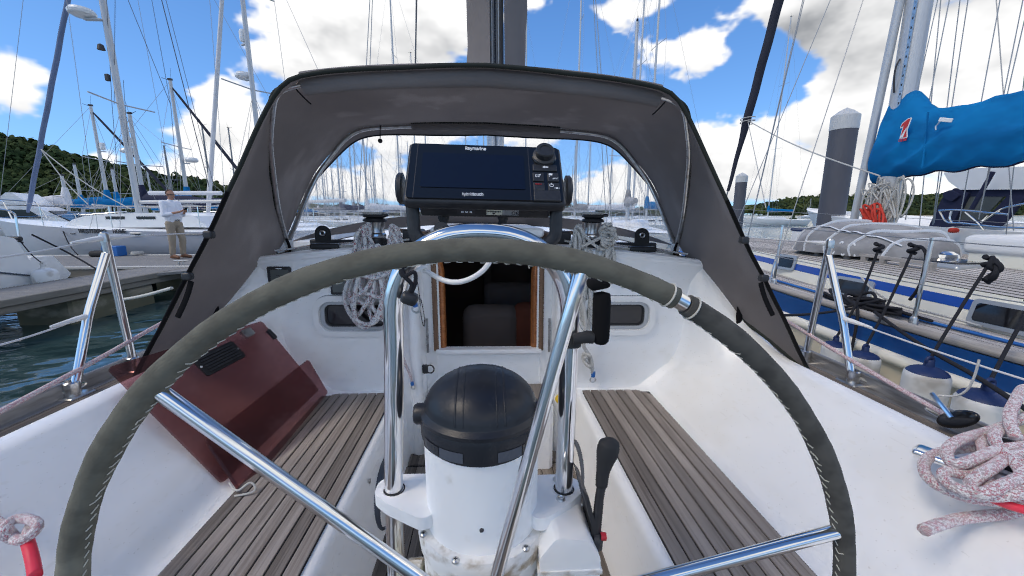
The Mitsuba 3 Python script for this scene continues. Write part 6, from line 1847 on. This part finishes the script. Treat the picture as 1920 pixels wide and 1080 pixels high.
part(fj, 'lashing', tube(np.stack([lt[0] + .11 * np.cos(th), lt[1] + .11 * np.sin(th), lt[2] - .05 + .008 * th], -1), .007, 6), 'white_rope')
# stanchions and guard wires
posts = []
for (ub, vb, ut, vt) in ((1713, 600, 1775, 466), (1452, 520, 1476, 441), (1990, 700, 2110, 480)):
    p = at(ub, vb, x=2.84)
    z_ = 1.66
    posts.append((p[1], z_))
    pk = part(BY, 'stanchion', bar((2.84, p[1], bz(p[1])), (2.86, p[1], bz(p[1]) + .60), .0125, 10), 'steel')
    part(pk, 'foot', lathe([(.028, 0), (.024, .05), (.016, .07)], 12, (2.84, p[1], bz(p[1]) + .01)), 'dull_steel')
for dz in (.59, .30):
    part(BY, 'guard_wire', tube([(XC - bx_half(y) + .06, y, bz(y) + dz) for y in np.linspace(-3, 8.2, 30)], .0035, 6), 'wire')
    part(BY, 'guard_wire', tube([(XC + bx_half(y) - .06, y, bz(y) + dz) for y in np.linspace(-3, 8.2, 30)], .0035, 6), 'wire')
part(BY, 'pulpit', cat(*[tube(poly([(XC - s * .55, 7.7, bz(7.7)), (XC - s * .5, 7.9, bz(7.7) + .6), (XC - s * .1, 8.75, bz(8.7) + .62), (XC, 8.85, bz(8.8) + .62)], .1), .014, 8) for s in (1, -1)]), 'steel')
rope(BY, 'deck_line', spline([(2.98, 6.0, bz(6) + .03), (3.02, 4.5, bz(4.5) + .02), (3.0, 3.0, bz(3) + .02), (3.06, 1.8, bz(1.8) + .02), (3.0, 0, bz(0) + .02)], 40), .011, 'blue_plastic', 8, label='blue rope led along the side deck')
rope(BY, 'deck_line', spline([at(1615, 520, x=3.05), at(1660, 560, x=3.05), at(1760, 590, x=3.1), at(1840, 612, x=3.1)], 24), .008, 'fleck_grey', 8)
for i, (u, v, lab) in enumerate(((1622, 573, 'heap of black rope on the side deck of the cream yacht'),)):
    rk = thing('rope_heap', lab, 'rope')
    c = at(u, v, x=2.92)
    c[2] = bz(c[1]) + .03
    for k in range(9):
        P = spline([c + np.array([g.normal(0, .05), g.normal(0, .16), abs(g.normal(0, .03))]) for _ in range(8)], 40)
        rope(rk, 'turn', P, .011, 'black_rope', 7)
    rope(rk, 'tail', spline([c + (-.03, .1, .02), at(1608, 585, x=2.72), at(1600, 640, x=2.68), at(1592, 672, x=2.66)], 20), .010, 'black_rope', 7)
# fenders between the two hulls
FN = [((1567, 641), .080, 2.58, [at(1604, 573, x=2.72), at(1648, 465, x=2.86)], 'leftmost fender, half behind the stanchion, white with navy crown'),
      ((1622, 660), .090, 2.56, [at(1660, 580, x=2.72), at(1713, 467, x=2.86)], 'white fender with navy crown, second from the left between the hulls'),
      ((1741, 688), .101, 2.50, [at(1800, 580, x=2.70), at(1856, 492, x=2.85)], 'large scuffed white fender with navy crown, third from the left'),
      ((1852, 734), .108, 2.42, [at(1890, 650, x=2.66), at(1940, 560, x=2.84)], 'rightmost white fender with navy crown, nearest the rope heap')]
for (u, v), r, xx, rp, lab in FN:
    c = at(u, v, x=xx)
    fender(lab, c, r, .56, rp)
e = at(1745, 480, x=2.88)
rope_thing('hanging_rope', spline([at(1712, 470, x=2.86), at(1722, 462, x=2.86), at(1734, 470, x=2.86), at(1734, 500, x=2.88), at(1722, 540, x=2.95), at(1706, 562, x=2.98)], 30), .010, 'black_rope', 'short black rope looped over the guard wire beside a stanchion', 'rope')
rope_thing('mooring_rope', spline([at(1440, 592, x=1.75), at(1530, 588, x=2.3), at(1600, 578, x=2.75)], 24), .009, 'black_rope', 'dark line from the sprayhood side across to the cream yacht', 'rope')
rope_thing('mooring_rope', spline([at(1640, 585, x=2.74), at(1740, 655, x=2.55), at(1820, 700, x=2.4), at(1935, 775, x=2.2)], 30), .011, 'black_rope', 'dark spring line slanting down in front of the fenders', 'rope')
hk = thing('rope_hank', 'short hank of black rope tied on the guard wire above the third fender', 'rope')
for k in range(4):
    P = spline([at(1856, 485, x=2.85) + g.normal(0, .008, 3), at(1866, 500, x=2.84) + g.normal(0, .01, 3), at(1862, 515, x=2.84) + g.normal(0, .01, 3), at(1852, 530, x=2.85) + g.normal(0, .012, 3)], 16)
    rope(hk, 'strand', P, .013, 'black_rope', 7)

# ---- covered dinghy on the coachroof
DG = thing('dinghy', 'upturned dinghy under a strapped grey cover on the coachroof of the cream yacht', 'dinghy')
d0, d1 = at(1508, 470, x=4.0), at(1772, 478, x=4.0)
yy0, yy1 = d1[1] + .08, d0[1] - .22
rows = []
zc = lambda y: zr(y, -.4) + .005
for t in np.linspace(0, 1, 40):
    y = yy1 + (yy0 - yy1) * t
    sh = max(.02, 1 - abs(2 * t - 1) ** 3.2) ** .55 * (1 - .12 * t)
    row = []
    for a_ in np.linspace(0, PI, 26):
        w_ = .60 * sh
        h_ = (.30 + .03 * math.sin(5 * t)) * sh
        p = np.array([4.02 + w_ * math.copysign(abs(math.cos(a_)) ** .7, math.cos(a_)), y, zc(y) + h_ * math.sin(a_) ** .75])
        nz = (meshkit.fbm(p * np.array([4, 5, 7.0]), 3, seed=8) - .5) * .09 + (meshkit.noise(p * np.array([3, 16, 9.0]), 9) - .5) * .03
        row.append(p + np.array([-math.cos(a_) * -1 * nz, 0, nz * math.sin(a_)]))
    rows.append(row)
rows = np.array(rows)
part(DG, 'cover', grid(rows), 'grey_cover', smooth=True)
part(DG, 'end', grid([rows[-1], rows[-1] * (1, 1, 0) + (0, 0, float(rows[-1][0][2]))]), 'grey_cover')
for i in (6, 14, 21, 29, 35):
    part(DG, 'strap', tube(rows[i] + (0, 0, .006), .018, 6, flat=.3), 'letter_white')
part(DG, 'strap', tube(rows[3:37, 18] + (-.012, 0, .008), .016, 6, flat=.3), 'letter_white')
part(DG, 'lacing', tube(spline([rows[24][25], rows[26][22], rows[27][25], rows[29][22], rows[30][25]], 40), .009, 6), 'letter_white')

# ---- motor yacht beyond, with navy canopy
MY = thing('motor_cruiser', 'white motor cruiser with navy canopy and clear side screens behind the blue boom', 'motor cruiser')
Xm = 8.6
h, dk, D = hull_parts(11, 3.6, 1.9, 1.5, rake=1.0)
part(MY, 'hull', put(h, 9.6, 11.5, 90), 'hull_white', smooth=50)
part(MY, 'deck', put(dk, 9.6, 11.5, 90), 'hull_white')
PL = lambda L_, Y_, dep, nm, bs, **kw: part(MY, nm, place(prism(sg.Polygon([(p[1], p[2]) for p in [at(u, v, x=Y_ + 1.4) for u, v in L_]]).buffer(-.03).buffer(.03, 4), dep), (Y_ + 1.4, 0, 0), (0, 1, 0), (0, 0, 1)), bs, smooth=20, **kw)
PL(((1752, 440), (1790, 425), (2300, 400), (2300, 520), (1752, 470)), 6.6, 2.6, 'topside', 'hull_white')
PL(((1768, 322), (1800, 316), (2300, 300), (2300, 352), (1800, 356), (1778, 340)), 6.5, 2.4, 'flybridge', 'hull_white')
PL(((1793, 352), (2300, 352), (2300, 372), (1800, 368)), 6.55, 2.3, 'canopy_top', 'navy_canvas', label='navy canvas canopy')
PL(((1740, 427), (1766, 372), (1790, 352), (1816, 362), (1786, 420)), 6.5, .06, 'canopy_front', 'navy_canvas')
PL(((1770, 372), (1766, 362), (1782, 356), (1800, 366), (1784, 378)), 6.45, .10, 'canopy_roll', 'navy_canvas')
PL(((1880, 420), (1838, 420), (1890, 366), (1925, 366)), 6.5, .06, 'canopy_panel', 'navy_canvas')
PL(((1740, 428), (1786, 412), (1880, 416), (1876, 424), (1800, 424)), 6.48, .05, 'canopy_skirt', 'navy_canvas')
PL(((1763, 414), (1810, 368), (1886, 364), (1838, 414)), 6.56, .02, 'side_screen', 'lcd', label='clear plastic side screen')
part(MY, 'frame_tube', bar(at(1822, 392, x=7.7), at(1862, 322, x=7.7), .03, 8), 'navy_canvas')
for L_ in (((1762, 397), (1774, 418), (1800, 418)), ((1760, 395), (1790, 393), (1890, 402)), ((1784, 396), (1780, 410), (1786, 418)), ((1810, 398), (1836, 420), (1845, 432)), ((1840, 418), (1880, 390), (1930, 380)), ((1800, 418), (1870, 426), (1935, 428))):
    part(MY, 'rail', tube(poly([at(u, v, x=7.4) for u, v in L_], .08), .014, 8), 'steel')
part(MY, 'outboard_clamp', rounded(at(1788, 432, x=7.7), (.12, .1, .08), .03), 'red_rope')

# ---- piles, buoy and small craft on the river
for (u, v, w_, Y, lab) in ((1582, 244, 46, 9.6, 'thick grey mooring pile with white cap behind the cream yacht'), (1390, 342, 19, 27, 'distant grey mooring pile with white cap beside the sprayhood')):
    k = thing('mooring_pile', lab, 'pile')
    p = at(u, v, y=Y)
    r = .28 if Y < 12 else .36
    part(k, 'shaft', lathe([(r, -2), (r, p[2])], 36, (p[0], Y, 0)), 'pile_grey', smooth=40)
    part(k, 'cap', lathe([(r * 1.02, p[2] - .002), (r * 1.035, p[2] + .02), (r * 1.035, p[2] + r * 1.15), (r * .55, p[2] + r * 1.55), (0, p[2] + r * 1.85)], 36, (p[0], Y, 0)), 'pile_cap', smooth=30)
c = at(1487, 408, z=0.0)
k = thing('buoy', 'green conical buoy afloat on the river before the hill', 'buoy')
part(k, 'float', lathe([(0, -.4), (1.3, -.3), (1.5, .3), (1.0, .8), (0, .9)], 16, (c[0], 150, 0)) if False else lathe([(0, -.4), (1.0, -.3), (1.1, .3), (.8, .7), (0, .8)], 16, at(1487, 409, y=120) * (1, 1, 0)), 'leaf_far')
part(k, 'mark', lathe([(.5, .8), (.35, 1.6), (0, 1.9)], 12, at(1487, 409, y=120) * (1, 1, 0)), 'leaf_far')
TD = thing('tender', 'small open boat with bright blue cover moored beyond the cream yacht bow', 'boat')
p = at(1440, 443, y=15)
h, dk, D = hull_parts(2.9, 1.3, .62, .5, draft=.1)
part(TD, 'hull', put(h, p[0] + 1.35, 15, 8), 'hull_white', smooth=50)
part(TD, 'cover', put(dk.apply_translation([0, 0, .05]), p[0] + 1.35, 15, 8), 'blue_canvas', smooth=50)
for s in (1, -1):
    part(TD, 'gunwale', put(tube([d * (1, s, 1) + (0, 0, .02) for d in D], .07, 8), p[0] + 1.35, 15, 8), 'blue_canvas', smooth=60)
PB = thing('pontoon', 'grey pontoon carrying a white service box, beyond the bow of the cream yacht', 'pontoon')
p = at(1440, 456, y=12)
part(PB, 'deck', box((p[0] + .6, 13.2, .35), (6, 2.0, .25), .02), 'dock_boards')
p = at(1512, 444, y=12.6)
part(PB, 'service_box', rounded(p + (0, 0, -.05), (.7, .5, .5), .04), 'hull_white')
part(PB, 'box_lid', rounded(p + (0, 0, .24), (.76, .56, .10), .03), 'fender_navy')
